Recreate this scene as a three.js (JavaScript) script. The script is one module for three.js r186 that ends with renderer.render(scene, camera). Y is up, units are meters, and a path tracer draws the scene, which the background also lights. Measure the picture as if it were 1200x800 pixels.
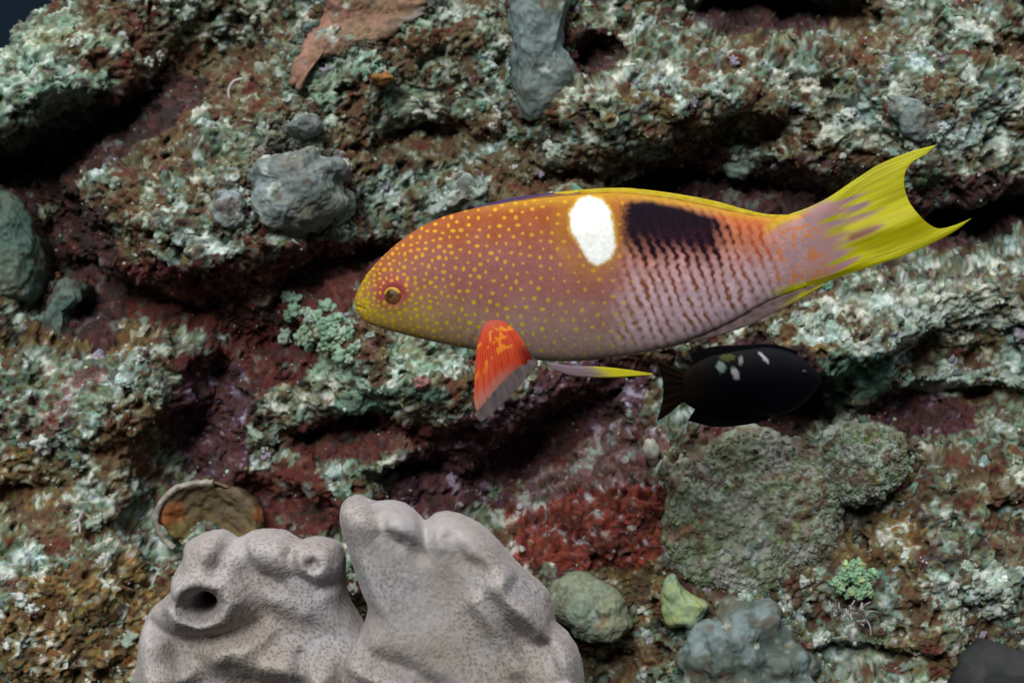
import * as THREE from 'three';
import { mergeGeometries, mergeVertices } from 'three/addons/utils/BufferGeometryUtils.js';

// ───────────────────────── camera, water light, sun, exposure ─────────────────────────
const scene = new THREE.Scene();
const D = 1.6, K = 4.323e-4;                       // camera distance from the reef plane; metres per photo pixel per metre
const camera = new THREE.PerspectiveCamera(19.62, 1.5, 0.05, 50);
camera.position.set(0, 0, D); camera.lookAt(0, 0, 0);
camera.focus = 1.36; camera.userData.fStop = 9;
scene.add(camera);

const renderer = new THREE.WebGLRenderer({ antialias: true });
renderer.toneMapping = THREE.LinearToneMapping;
renderer.toneMappingExposure = 1.07;
renderer.shadowMap.enabled = true;

{ // light in deep water: brightest overhead, falling evenly to navy towards the horizontal and below
  const W = 64, H = 64, a = new Float32Array(W * H * 4);
  for (let j = 0; j < H; j++) {
    const e = Math.sin(((j + 0.5) / H - 0.5) * Math.PI);           // sine of elevation, bottom row first
    const f = 2.4 * Math.pow(Math.max(0, (e + 0.05) / 1.05), 3.8);
    for (let i = 0; i < W; i++) {
      const k = (j * W + i) * 4;
      a[k] = 0.0004 + 0.97 * Math.pow(f, 1.15); a[k + 1] = 0.0008 + f; a[k + 2] = 0.005 + 1.02 * Math.pow(f, 0.95); a[k + 3] = 1;
    }
  }
  const t = new THREE.DataTexture(a, W, H, THREE.RGBAFormat, THREE.FloatType);
  t.mapping = THREE.EquirectangularReflectionMapping; t.magFilter = THREE.LinearFilter; t.minFilter = THREE.LinearFilter; t.needsUpdate = true;
  scene.background = t; scene.environment = t;
}
const sun = new THREE.DirectionalLight(new THREE.Color(0.98, 1.0, 0.98), 2.45);
sun.position.set(-0.40, 1.00, 1.70); sun.target.position.set(0, 0, 0);
sun.castShadow = true; sun.shadow.radius = 42; sun.shadow.mapSize.set(2048, 2048);
Object.assign(sun.shadow.camera, { left: -1.4, right: 1.4, top: 1.2, bottom: -1.2, near: 0.1, far: 6 });
scene.add(sun, sun.target);

// ───────────────────────── helpers ─────────────────────────
function rng(seed) { let s = seed >>> 0; return () => { s = (s + 0x6D2B79F5) >>> 0; let t = Math.imul(s ^ (s >>> 15), 1 | s); t = (t + Math.imul(t ^ (t >>> 7), 61 | t)) ^ t; return ((t ^ (t >>> 14)) >>> 0) / 4294967296; }; }
function hash(x, y, z) { let h = Math.imul(x, 374761393) ^ Math.imul(y, 668265263) ^ Math.imul(z, 1274126177); h = Math.imul(h ^ (h >>> 13), 1103515245); h ^= h >>> 16; h = Math.imul(h, 0x85ebca6b); return ((h ^ (h >>> 15)) >>> 0) / 4294967296; }
function noise(x, y, z) {
  const i = Math.floor(x), j = Math.floor(y), k = Math.floor(z); let a = x - i, b = y - j, c = z - k;
  a = a * a * (3 - 2 * a); b = b * b * (3 - 2 * b); c = c * c * (3 - 2 * c);
  const l = (p, q, t) => p + (q - p) * t;
  return l(l(l(hash(i, j, k), hash(i + 1, j, k), a), l(hash(i, j + 1, k), hash(i + 1, j + 1, k), a), b),
    l(l(hash(i, j, k + 1), hash(i + 1, j, k + 1), a), l(hash(i, j + 1, k + 1), hash(i + 1, j + 1, k + 1), a), b), c) * 2 - 1;
}
function fbm(x, y, z, n) { let s = 0, a = 0.5, f = 1; for (let o = 0; o < n; o++) { s += a * noise(x * f + o * 17.3, y * f - o * 9.1, z * f + o * 5.7); a *= 0.5; f *= 2.03; } return s; }
const WO = { f1: 0, id: 0 }, ORD = [0, -1, 1];
function worley(x, y, z) {
  const i0 = Math.floor(x), j0 = Math.floor(y), k0 = Math.floor(z), fx = x - i0, fy = y - j0, fz = z - k0; let a = 9, id = 0;
  for (const oi of ORD) { const ax = oi === 0 ? 0 : oi < 0 ? fx : 1 - fx; if (ax * ax > a) continue;
    for (const oj of ORD) { const ay = oj === 0 ? 0 : oj < 0 ? fy : 1 - fy, axy = ax * ax + ay * ay; if (axy > a) continue;
      for (const ok of ORD) { const az = ok === 0 ? 0 : ok < 0 ? fz : 1 - fz; if (axy + az * az > a) continue;
        const h = hash(i0 + oi, j0 + oj, k0 + ok), dx = oi + h - fx, dy = oj + (h * 57.31 % 1) - fy, dz = ok + (h * 913.7 % 1) - fz, d = dx * dx + dy * dy + dz * dz;
        if (d < a) { a = d; id = h * 7919.7 % 1; } } } }
  WO.f1 = Math.sqrt(a); WO.id = id; return WO;
}
const clamp = (x, a = 0, b = 1) => Math.min(b, Math.max(a, x));
const sstep = (a, b, x) => { const t = clamp((x - a) / (b - a)); return t * t * (3 - 2 * t); };
const mix = (a, b, t) => a + (b - a) * t;
const mix3 = (a, b, t) => [mix(a[0], b[0], t), mix(a[1], b[1], t), mix(a[2], b[2], t)];
const srgb = (r, g, b) => [r, g, b].map((c) => { c /= 255; return c <= 0.04045 ? c / 12.92 : Math.pow((c + 0.055) / 1.055, 2.4); });
function P(u, v, z) { return [(u - 600) * K * (D - z), (400 - v) * K * (D - z), z]; }   // where a thing seen at a photo position stands at depth z

const taken = new Map();
function numbered(name) { const n = taken.get(name) ?? 0; taken.set(name, n + 1); return n ? `${name}_${String(n).padStart(3, '0')}` : name; }
function tag(o, label, category, group, kind) { o.userData = { label, category }; if (group) o.userData.group = group; if (kind) o.userData.kind = kind; return o; }
function add(o, name, parent = scene) { o.name = parent === scene ? numbered(name) : name; o.castShadow = o.receiveShadow = true; parent.add(o); return o; }
function geo(pos, idx, col, uv) {
  const g = new THREE.BufferGeometry(); g.setAttribute('position', new THREE.Float32BufferAttribute(pos, 3));
  if (col) g.setAttribute('color', new THREE.Float32BufferAttribute(col, 3));
  if (uv) g.setAttribute('uv', new THREE.Float32BufferAttribute(uv, 2));
  g.setIndex(idx); g.computeVertexNormals(); return g;
}
function std(o = {}) { return new THREE.MeshStandardMaterial({ roughness: 0.95, metalness: 0, vertexColors: true, side: THREE.DoubleSide, ...o }); }
const rockMat = std({ roughness: 0.93 });

// ───────────────────────── the reef wall ─────────────────────────
const SH = 0.26, LEAN = -0.22;                      // growth leans outwards and down; the wall leans back
// [u, v, ru, rv, turn°, amount in metres] – outcrops and hollows
const FEAT = [
  [95, 160, 150, 36, 30, -0.12], [85, 300, 45, 85, 15, -0.11], [230, 352, 150, 32, -8, -0.075], [232, 500, 40, 85, -15, -0.10], [285, 425, 95, 36, 10, -0.06],
  [610, 520, 165, 48, 27, -0.13], [850, 215, 115, 36, 0, -0.12], [905, 8, 75, 30, 0, -0.12], [700, 58, 27, 20, 10, -0.12], [1130, 245, 110, 34, 5, -0.12],
  [1090, 487, 70, 22, -8, -0.07], [400, 315, 90, 24, 5, -0.07], [425, 512, 90, 22, 5, -0.07], [640, 205, 95, 20, 0, -0.04], [880, 455, 95, 45, 5, -0.09],
  [960, 742, 60, 13, 15, -0.06], [40, 568, 45, 18, 5, -0.04], [1180, 475, 60, 12, 0, -0.04], [255, 65, 45, 38, 20, -0.05], [860, 160, 70, 22, 10, -0.05],
  [500, 160, 60, 16, 10, -0.04], [700, 775, 60, 25, 0, -0.05], [330, 595, 60, 28, -10, -0.06], [150, 600, 30, 18, 0, -0.03], [1010, 210, 30, 30, 0, -0.04], [20, 190, 60, 40, 20, -0.05],
  [60, 85, 100, 62, 20, 0.05], [225, 235, 120, 85, 35, 0.055], [455, 95, 150, 55, 22, 0.045], [820, 112, 210, 44, 6, 0.055], [1085, 135, 140, 60, 5, 0.055],
  [1060, 395, 170, 55, 4, 0.07], [450, 425, 112, 52, -8, 0.07], [80, 480, 120, 52, -5, 0.05], [700, 585, 100, 55, 30, 0.04], [80, 700, 130, 85, 10, 0.05],
  [1120, 690, 130, 75, 25, 0.06], [330, 290, 70, 18, 10, 0.03], [480, 580, 50, 15, 0, -0.04], [1150, 320, 60, 25, 10, 0.04], [560, 230, 50, 18, 15, 0.04], [870, 500, 90, 14, 10, 0.03],
  [300, 470, 40, 30, 0, 0.03], [1160, 550, 60, 40, 0, 0.025], [840, 620, 130, 80, 10, 0.02], [1150, 30, 80, 30, 5, 0.03],
].map(([u, v, ru, rv, a, h]) => {
  const z0 = LEAN * (400 - v) * 6.9e-4 + h * 0.8, [x, y] = P(u, v, z0), s = K * (D - z0), t = a * Math.PI / 180;
  return { x, y: y + SH * h * 0.8, ax: ru * s, ay: rv * s, c: Math.cos(t), s: Math.sin(t), h };
});
function macro(x, y) {
  const wx = x + 0.03 * fbm(x * 9, y * 9, 3.1, 3), wy = y + 0.03 * fbm(x * 9, y * 9, 8.7, 3);
  let h = 0.05 * fbm(x * 3.4 + 5, y * 3.4, 1.7, 2) + 0.042 * fbm(x * 11, y * 11 + 3, 2.2, 3);
  for (const f of FEAT) {
    const dx = wx - f.x, dy = wy - f.y, p = (dx * f.c + dy * f.s) / f.ax, q = (-dx * f.s + dy * f.c) / f.ay, r2 = p * p + q * q;
    if (r2 < 7) h += f.h * Math.exp(-r2 * (f.h < 0 ? r2 * 0.35 + 0.35 : 0.8)) * (f.h < 0 ? 0.78 : 0.80);
  }
  return h;
}
const EDGE = { n: [-0.80, 0.60] };
{ const [x, y] = P(13, 14, -0.02); EDGE.d = EDGE.n[0] * x + EDGE.n[1] * y; }
function axisGrid(inner, outer, step) { const a = []; for (let x = 0; x < inner; x += step) a.push(x); let x = inner, s = step; while (x < outer) { a.push(x); s *= 1.045; x += Math.min(s, 0.02); } a.push(outer); return [...a.slice(1).reverse().map((q) => -q), ...a]; }

// colours of the growth and of shade painted into the hollows (linear)
const C = {
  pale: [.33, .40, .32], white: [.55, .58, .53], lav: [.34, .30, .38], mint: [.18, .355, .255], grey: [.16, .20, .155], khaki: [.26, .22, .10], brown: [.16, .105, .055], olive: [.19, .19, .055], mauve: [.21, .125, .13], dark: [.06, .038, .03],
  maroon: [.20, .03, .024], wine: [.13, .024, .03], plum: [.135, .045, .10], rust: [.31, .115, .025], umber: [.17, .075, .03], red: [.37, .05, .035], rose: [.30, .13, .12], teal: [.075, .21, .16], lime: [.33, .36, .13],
};
const PAL = {
  base: [['pale', .13], ['white', .05], ['lav', .05], ['mint', .10], ['grey', .14], ['teal', .08], ['khaki', .08], ['brown', .11], ['olive', .07], ['umber', .06], ['maroon', .05], ['dark', .08]],
  mint: [['pale', .25], ['mint', .27], ['white', .06], ['grey', .18], ['khaki', .08], ['olive', .08], ['dark', .08]],
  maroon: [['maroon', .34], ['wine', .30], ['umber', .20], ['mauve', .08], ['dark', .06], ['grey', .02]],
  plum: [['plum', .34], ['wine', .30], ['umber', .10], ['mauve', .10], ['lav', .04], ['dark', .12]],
  paintedShade: [['dark', .42], ['wine', .24], ['plum', .16], ['umber', .13], ['grey', .05]],  // painted shade: darkens the hollows through colour
  rust: [['rust', .17], ['umber', .27], ['olive', .20], ['khaki', .1], ['brown', .1], ['pale', .10], ['white', .06]],
  red: [['red', .40], ['maroon', .32], ['umber', .08], ['rose', .09], ['lav', .06], ['rust', .03], ['white', .02]],
  brown: [['brown', .34], ['umber', .26], ['maroon', .07], ['olive', .09], ['khaki', .06], ['mauve', .06], ['grey', .08], ['pale', .04]],
  teal: [['teal', .36], ['grey', .28], ['mint', .14], ['olive', .14], ['dark', .08]],
  rosy: [['rose', .17], ['mauve', .30], ['lav', .12], ['pale', .09], ['brown', .22], ['maroon', .10]],
  pale: [['pale', .32], ['white', .15], ['mint', .15], ['lav', .06], ['grey', .14], ['khaki', .1], ['brown', .08]],
};
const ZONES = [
  [60, 90, 110, 85, 20, 'mint', .9], [110, 160, 150, 45, 30, 'paintedShade', 1], [80, 310, 60, 110, 15, 'paintedShade', 1], [250, 350, 160, 45, -5, 'maroon', 1], [240, 490, 60, 100, -15, 'plum', 1], [290, 425, 110, 42, 8, 'maroon', 1],
  [610, 515, 200, 62, 27, 'plum', 1], [850, 215, 130, 46, 0, 'paintedShade', 1], [905, 5, 90, 38, 0, 'paintedShade', 1], [700, 58, 34, 27, 0, 'paintedShade', 1], [1130, 245, 120, 40, 5, 'paintedShade', 1], [1090, 487, 85, 26, -8, 'plum', .9],
  [400, 318, 120, 34, 4, 'maroon', 1], [425, 515, 100, 28, 4, 'maroon', .9], [640, 200, 120, 36, 0, 'brown', .9], [500, 165, 90, 28, 8, 'brown', .9], [860, 160, 100, 34, 8, 'brown', .8], [880, 455, 110, 55, 0, 'paintedShade', .8],
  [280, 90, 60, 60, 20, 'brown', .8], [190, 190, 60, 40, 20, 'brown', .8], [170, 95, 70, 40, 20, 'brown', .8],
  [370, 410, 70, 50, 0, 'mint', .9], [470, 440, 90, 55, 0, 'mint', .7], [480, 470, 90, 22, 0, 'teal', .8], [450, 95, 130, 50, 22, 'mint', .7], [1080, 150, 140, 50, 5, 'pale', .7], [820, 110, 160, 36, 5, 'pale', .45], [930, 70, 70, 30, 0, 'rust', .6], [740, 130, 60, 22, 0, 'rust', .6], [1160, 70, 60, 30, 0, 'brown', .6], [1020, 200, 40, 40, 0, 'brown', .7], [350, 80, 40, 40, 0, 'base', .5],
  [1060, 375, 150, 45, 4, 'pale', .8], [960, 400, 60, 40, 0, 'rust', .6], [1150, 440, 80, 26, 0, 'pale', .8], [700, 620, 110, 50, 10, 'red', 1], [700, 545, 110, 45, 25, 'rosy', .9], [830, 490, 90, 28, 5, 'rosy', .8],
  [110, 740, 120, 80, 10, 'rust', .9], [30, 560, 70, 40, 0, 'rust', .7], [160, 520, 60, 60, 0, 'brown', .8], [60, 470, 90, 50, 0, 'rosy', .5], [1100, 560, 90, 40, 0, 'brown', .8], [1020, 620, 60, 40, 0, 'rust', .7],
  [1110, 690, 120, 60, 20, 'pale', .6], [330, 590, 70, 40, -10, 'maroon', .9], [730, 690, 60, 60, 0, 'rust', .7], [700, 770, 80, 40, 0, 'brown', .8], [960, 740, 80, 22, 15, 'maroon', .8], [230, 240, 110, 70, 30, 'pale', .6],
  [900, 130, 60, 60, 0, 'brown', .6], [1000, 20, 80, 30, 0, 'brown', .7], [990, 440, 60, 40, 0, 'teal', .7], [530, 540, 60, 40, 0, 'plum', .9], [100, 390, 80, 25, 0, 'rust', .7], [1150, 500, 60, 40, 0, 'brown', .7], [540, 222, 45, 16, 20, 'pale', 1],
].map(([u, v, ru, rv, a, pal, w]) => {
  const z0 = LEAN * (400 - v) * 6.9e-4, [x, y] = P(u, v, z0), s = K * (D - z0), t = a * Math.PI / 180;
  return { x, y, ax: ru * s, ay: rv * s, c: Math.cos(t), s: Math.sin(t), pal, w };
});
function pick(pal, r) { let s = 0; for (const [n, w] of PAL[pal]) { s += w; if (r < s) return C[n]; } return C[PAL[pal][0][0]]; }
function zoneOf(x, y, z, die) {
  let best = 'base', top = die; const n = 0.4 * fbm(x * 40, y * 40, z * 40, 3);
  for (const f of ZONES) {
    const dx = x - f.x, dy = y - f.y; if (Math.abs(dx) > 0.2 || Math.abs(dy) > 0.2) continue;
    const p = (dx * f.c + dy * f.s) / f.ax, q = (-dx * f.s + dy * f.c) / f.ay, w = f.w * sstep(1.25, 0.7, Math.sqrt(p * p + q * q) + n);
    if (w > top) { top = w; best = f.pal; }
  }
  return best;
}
for (const k in PAL) PAL[k].sort((a, b) => C[a[0]].reduce((x, y) => x + y) - C[b[0]].reduce((x, y) => x + y));
function blend(pal, r) {                             // a place in the palette, neighbours running into one another
  const L2 = PAL[pal]; let s = 0; r = clamp(r, 0.001, 0.999);
  for (let i = 0; i < L2.length; i++) { const w = L2[i][1]; if (r < s + w || i === L2.length - 1) { const t = (r - s) / w, c = C[L2[i][0]]; return t < 0.5 ? mix3(C[L2[Math.max(0, i - 1)][0]], c, 0.5 + t) : mix3(c, C[L2[Math.min(L2.length - 1, i + 1)][0]], t - 0.5); } s += w; }
}
function growthAndShadeColour(x, y, z) {  // growth tints, plus the shade painted over hollows
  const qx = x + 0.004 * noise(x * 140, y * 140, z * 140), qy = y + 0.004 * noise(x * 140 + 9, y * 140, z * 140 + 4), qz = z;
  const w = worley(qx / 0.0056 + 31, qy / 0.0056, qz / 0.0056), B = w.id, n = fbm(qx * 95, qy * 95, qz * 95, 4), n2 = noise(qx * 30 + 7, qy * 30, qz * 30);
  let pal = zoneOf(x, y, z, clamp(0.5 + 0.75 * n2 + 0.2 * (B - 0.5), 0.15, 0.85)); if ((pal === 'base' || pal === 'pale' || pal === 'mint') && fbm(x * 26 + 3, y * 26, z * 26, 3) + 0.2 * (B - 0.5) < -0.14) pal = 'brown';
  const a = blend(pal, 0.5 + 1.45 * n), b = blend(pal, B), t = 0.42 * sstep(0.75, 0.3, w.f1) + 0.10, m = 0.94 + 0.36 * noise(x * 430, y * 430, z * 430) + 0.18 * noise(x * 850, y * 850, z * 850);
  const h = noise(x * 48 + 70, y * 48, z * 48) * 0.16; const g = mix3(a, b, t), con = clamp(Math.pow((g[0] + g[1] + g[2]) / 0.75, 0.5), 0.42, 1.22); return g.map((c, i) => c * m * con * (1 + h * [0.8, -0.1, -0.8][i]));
}
const wall = { pos: null, nor: null, nx: 0, ny: 0, col: null };
{
  const X = axisGrid(0.475, 1.35, 0.0012), Y = axisGrid(0.33, 0.95, 0.00095), nx = X.length, ny = Y.length, n = nx * ny;
  const pos = new Float32Array(n * 3), idx = new Uint32Array((nx - 1) * (ny - 1) * 6), gone = new Uint8Array(n);
  for (let j = 0, k = 0; j < ny; j++) for (let i = 0; i < nx; i++, k++) {
    const x = X[i], y = Y[j], h = macro(x, y), e = EDGE.n[0] * x + EDGE.n[1] * y - EDGE.d + 0.012 * fbm(x * 30, y * 30, 4, 2);
    const drop = e > -0.03 ? Math.pow((e + 0.03) / 0.03, 2) * 0.04 * (e > 0 ? 0 : 1) + (e > 0 ? 0.04 + Math.min(1.4, e * 9) : 0) : 0;
    gone[k] = e > 0.13 ? 1 : 0; pos[k * 3] = x; pos[k * 3 + 1] = y - SH * h; pos[k * 3 + 2] = LEAN * y + h - drop;
  }
  let q = 0;
  for (let j = 0; j < ny - 1; j++) for (let i = 0; i < nx - 1; i++) { const a = j * nx + i, b = a + 1, c = a + nx, d = c + 1; if (gone[a] || gone[d]) continue; idx[q++] = a; idx[q++] = b; idx[q++] = d; idx[q++] = a; idx[q++] = d; idx[q++] = c; }
  const g = new THREE.BufferGeometry(); g.setAttribute('position', new THREE.BufferAttribute(pos, 3)); g.setIndex(new THREE.BufferAttribute(idx.slice(0, q), 1)); g.computeVertexNormals();
  const col = new Float32Array(n * 3), W3 = (wx, wy, wz, f, o) => worley(wx / f + o, wy / f, wz / f);
  const stages = [
    (x, y, z, wx, wy, wz) => { let d = 0.020 * fbm(x * 24, y * 24, z * 24, 3), w = W3(wx, wy, wz, 0.027, 0); d += 0.016 * (0.6 - w.f1) * (0.2 + w.id); w = W3(wx, wy, wz, 0.017, 50); if (w.id < 0.5) d -= (0.012 + 0.014 * w.id) * sstep(0.5, 0.12, w.f1); return d; },
    (x, y, z, wx, wy, wz) => { let w = W3(wx, wy, wz, 0.0095, 9), d = w.id < 0.42 ? -0.0065 * sstep(0.45, 0.1, w.f1) : 0.0060 * (0.55 - w.f1) * w.id; w = W3(wx, wy, wz, 0.0052, 3); d += w.id < 0.35 ? -0.0032 * sstep(0.45, 0.1, w.f1) : 0.0030 * (0.5 - w.f1) * (0.3 + w.id); return d + 0.0024 * noise(x * 300, y * 300, z * 300); },
  ];
  function relax(times) {                            // spread the vertices evenly within the surface
    const nor = g.attributes.normal.array;
    for (let t = 0; t < times; t++) {
      const rev = t & 1;
      for (let jj = 1; jj < ny - 1; jj++) { const j = rev ? ny - 1 - jj : jj; for (let i = 1; i < nx - 1; i++) {
        const k = j * nx + i, a = k * 3, l = a - 3, r = a + 3, u = a + nx * 3, d = a - nx * 3;
        const dx = (pos[l] + pos[r] + pos[u] + pos[d]) / 4 - pos[a], dy = (pos[l + 1] + pos[r + 1] + pos[u + 1] + pos[d + 1]) / 4 - pos[a + 1], dz = (pos[l + 2] + pos[r + 2] + pos[u + 2] + pos[d + 2]) / 4 - pos[a + 2], q = dx * nor[a] + dy * nor[a + 1] + dz * nor[a + 2];
        pos[a] += 0.8 * (dx - q * nor[a]); pos[a + 1] += 0.8 * (dy - q * nor[a + 1]); pos[a + 2] += 0.8 * (dz - q * nor[a + 2]);
      } }
      if (t % 4 === 3) g.computeVertexNormals();
    }
    g.computeVertexNormals();
  }
  relax(10);
  for (const stage of stages) {                      // coarse relief first, then fine relief on the new surface
    const nor = g.attributes.normal.array;
    for (let k = 0; k < n; k++) {
      const x = pos[k * 3], y = pos[k * 3 + 1], z = pos[k * 3 + 2];
      const wx = x + 0.006 * noise(x * 55, y * 55, z * 55), wy = y + 0.006 * noise(x * 55 + 7, y * 55, z * 55), wz = z + 0.006 * noise(x * 55, y * 55 + 5, z * 55), d = stage(x, y, z, wx, wy, wz);
      pos[k * 3] = x + nor[k * 3] * d; pos[k * 3 + 1] = y + nor[k * 3 + 1] * d; pos[k * 3 + 2] = z + nor[k * 3 + 2] * d;
    }
    g.computeVertexNormals(); if (stage === stages[0]) relax(16);
  }
  for (let k = 0; k < n; k++) { const c = growthAndShadeColour(pos[k * 3], pos[k * 3 + 1], pos[k * 3 + 2]); col[k * 3] = c[0]; col[k * 3 + 1] = c[1]; col[k * 3 + 2] = c[2]; }
  g.setAttribute('color', new THREE.BufferAttribute(col, 3)); g.computeVertexNormals();
  Object.assign(wall, { pos, nor: g.attributes.normal.array, nx, ny, col });
  const m = add(new THREE.Mesh(g, rockMat), 'reef_wall');
  tag(m, 'steep reef wall crusted with pale, green and maroon growth', 'reef', null, 'structure'); wall.mesh = m;
}
// how far out the wall stands at a photo position (for resting things on it)
const DB = { w: 300, h: 200, z: new Float32Array(300 * 200).fill(-9), k: new Int32Array(300 * 200).fill(-1) };
for (let k = 0, n = wall.nx * wall.ny; k < n; k++) {
  const z = wall.pos[k * 3 + 2], s = K * (D - z), u = Math.floor((wall.pos[k * 3] / s + 600) / 4), v = Math.floor((400 - wall.pos[k * 3 + 1] / s) / 4);
  if (u >= 0 && u < DB.w && v >= 0 && v < DB.h && z > DB.z[v * DB.w + u]) { DB.z[v * DB.w + u] = z; DB.k[v * DB.w + u] = k; }
}
function wallZ(u, v, r = 3) { let s = 0, c = 0; for (let j = -r; j <= r; j++) for (let i = -r; i <= r; i++) { const a = clamp(Math.floor(u / 4) + i, 0, DB.w - 1), b = clamp(Math.floor(v / 4) + j, 0, DB.h - 1), z = DB.z[b * DB.w + a]; if (z > -1) { s += z; c++; } } return c ? s / c : 0; }
function wallS(u, v) { const a = clamp(u, 12, 1180) / 4 - 0.5, b = clamp(v, 12, 780) / 4 - 0.5, i = Math.floor(a), j = Math.floor(b), f = (p, q) => wallZ((i + p + 0.5) * 4, (j + q + 0.5) * 4, 4), x = a - i, y = b - j; return mix(mix(f(0, 0), f(1, 0), x), mix(f(0, 1), f(1, 1), x), y); }
function wallAt(u, v) { const k = DB.k[clamp(Math.floor(v / 4), 0, DB.h - 1) * DB.w + clamp(Math.floor(u / 4), 0, DB.w - 1)]; return { p: new THREE.Vector3().fromArray(wall.pos, k * 3), n: new THREE.Vector3().fromArray(wall.nor, k * 3) }; }

// small growth on the wall: the larger knobs are pieces of the wall, the rest is stuff
function nubGeo(seed, kind) {
  const g = mergeVertices(new THREE.IcosahedronGeometry(1, kind === 'big' ? 5 : 3).deleteAttribute('uv').deleteAttribute('normal')), p = g.attributes.position, c = [];
  for (let i = 0; i < p.count; i++) {
    let x = p.getX(i), y = p.getY(i), z = p.getZ(i);
    const w = worley(x * 1.3 + seed * 7.1, y * 1.3, z * 1.3), r = 0.72 + 0.75 * (0.6 - w.f1) + 0.35 * noise(x * 2.2 + seed, y * 2.2, z * 2.2) + 0.14 * noise(x * 6 + seed, y * 6, z * 6), flat = kind === 'plate' ? 0.35 : 0.85;
    p.setXYZ(i, x * r, y * r, z * r * flat);
    const m = 0.85 + 0.35 * noise(x * 3 + seed * 3, y * 3, z * 3); c.push(m, m * (1 + 0.08 * noise(x * 2, y * 2 + seed, z * 2)), m);
  }
  g.setAttribute('color', new THREE.Float32BufferAttribute(c, 3)); g.computeVertexNormals(); return g;
}
{
  const R = rng(11), n = wall.nx * wall.ny, q = new THREE.Quaternion(), q2 = new THREE.Quaternion(), zA = new THREE.Vector3(0, 0, 1), nv = new THREE.Vector3(), M = new THREE.Matrix4(), S = new THREE.Vector3(), T = new THREE.Vector3(), col = new THREE.Color();
  function spot(limX = 0.5, limY = 0.35) { for (;;) { const k = Math.floor(R() * n), x = wall.pos[k * 3], y = wall.pos[k * 3 + 1], z = wall.pos[k * 3 + 2]; if (Math.abs(x) < limX && Math.abs(y) < limY && z > -0.25) return k; } }
  function place(k, s, sink, stretch = 1) {
    nv.fromArray(wall.nor, k * 3); q.setFromUnitVectors(zA, nv); q2.setFromAxisAngle(zA, R() * 6.28); q.multiply(q2);
    T.fromArray(wall.pos, k * 3).addScaledVector(nv, -s * sink); S.set(s * (0.75 + 0.5 * R()), s * (0.75 + 0.5 * R()), s * (0.7 + 0.6 * R()) * stretch);
  }
  // knobs picked out one by one
  const big = [1, 2, 3, 4, 5].map((s) => nubGeo(s, 'big')), mats = ['pale', 'white', 'lav', 'mint', 'grey', 'olive', 'rose', 'mauve'].map((c) => std({ color: new THREE.Color(...C[c]), roughness: 0.9 }));
  let made = 0;
  for (let t = 0; t < 4000 && made < 200; t++) {
    const k = spot(0.43, 0.29), x = wall.pos[k * 3], y = wall.pos[k * 3 + 1], z = wall.pos[k * 3 + 2], zone = zoneOf(x, y, z, 0.5);
    if (['paintedShade', 'maroon', 'plum', 'red'].includes(zone) && R() < 0.88) continue;
    place(k, 0.0035 + 0.005 * R() * R(), 0.35);
    const mi = Math.floor(R() * R() * mats.length), m = add(new THREE.Mesh(big[Math.floor(R() * 5)], mats[mi]), 'coral_knob', wall.mesh);
    m.position.copy(T); m.quaternion.copy(q); m.scale.copy(S); if (made) m.name = `coral_knob_${String(made).padStart(3, '0')}`; made++;
  }
  for (const [u, v, r] of [[447, 207, 6], [24, 700, 13], [36, 712, 10], [150, 748, 11], [985, 183, 4], [640, 170, 11], [655, 178, 9], [175, 72, 9], [186, 66, 7], [132, 212, 8], [264, 18, 4], [180, 8, 4], [1132, 660, 9], [1058, 505, 7], [415, 690, 8], [412, 672, 7], [610, 640, 5], [1118, 688, 9], [1030, 560, 5], [50, 520, 13], [1150, 760, 6], [300, 512, 9], [310, 525, 7], [162, 420, 8]]) {
    const k = DB.k[Math.floor(v / 4) * DB.w + Math.floor(u / 4)]; if (k < 0) continue; place(k, r * K * 1.5, 0.1); const m = add(new THREE.Mesh(big[made % 5], mats[made % 3 === 2 ? 0 : 1]), `coral_knob_${String(made).padStart(3, '0')}`, wall.mesh); m.position.copy(T); m.quaternion.copy(q); m.scale.copy(S); made++;
  }
  function scatter(name, label, category, kind, seeds, per, size, chooser, lim, stretch = 1, sink = 0.2) {
    const o = new THREE.Group();
    seeds.forEach((sd, gi) => {
      const im = new THREE.InstancedMesh(typeof kind === 'function' ? kind(sd) : nubGeo(sd, kind), std({ roughness: 0.92 }), per); im.castShadow = im.receiveShadow = true;
      for (let i = 0; i < per; i++) {
        const k = spot(...lim); place(k, size(R), sink, stretch); im.setMatrixAt(i, M.compose(T, q, S));
        const c = chooser(wall.pos[k * 3], wall.pos[k * 3 + 1], wall.pos[k * 3 + 2], k); im.setColorAt(i, col.setRGB(...c));
      }
      im.name = `${name}_cluster${gi ? '_' + String(gi).padStart(3, '0') : ''}`; im.userData.kind = 'stuff'; o.add(im);
    });
    add(o, name); tag(o, label, category, null, 'stuff');
  }
  const zoneC = (x, y, z, k) => { const m = 0.85 + 0.5 * R(); return [wall.col[k * 3] * m, wall.col[k * 3 + 1] * m, wall.col[k * 3 + 2] * m]; };
  scatter('encrusting_growth', 'lumpy crust of coral nubs and coralline algae all over the reef', 'coral crust', 'small', [21, 22, 23, 24], 3600, (r) => 0.0013 + 0.0030 * r() * r() * r(), zoneC, [0.62, 0.45]);
  scatter('algae_flakes', 'thin crusty flakes of algae standing off the reef surface', 'algae', 'plate', [31, 32], 1300, (r) => 0.0018 + 0.0034 * r() * r(), zoneC, [0.55, 0.4], 1, -0.2);
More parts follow.
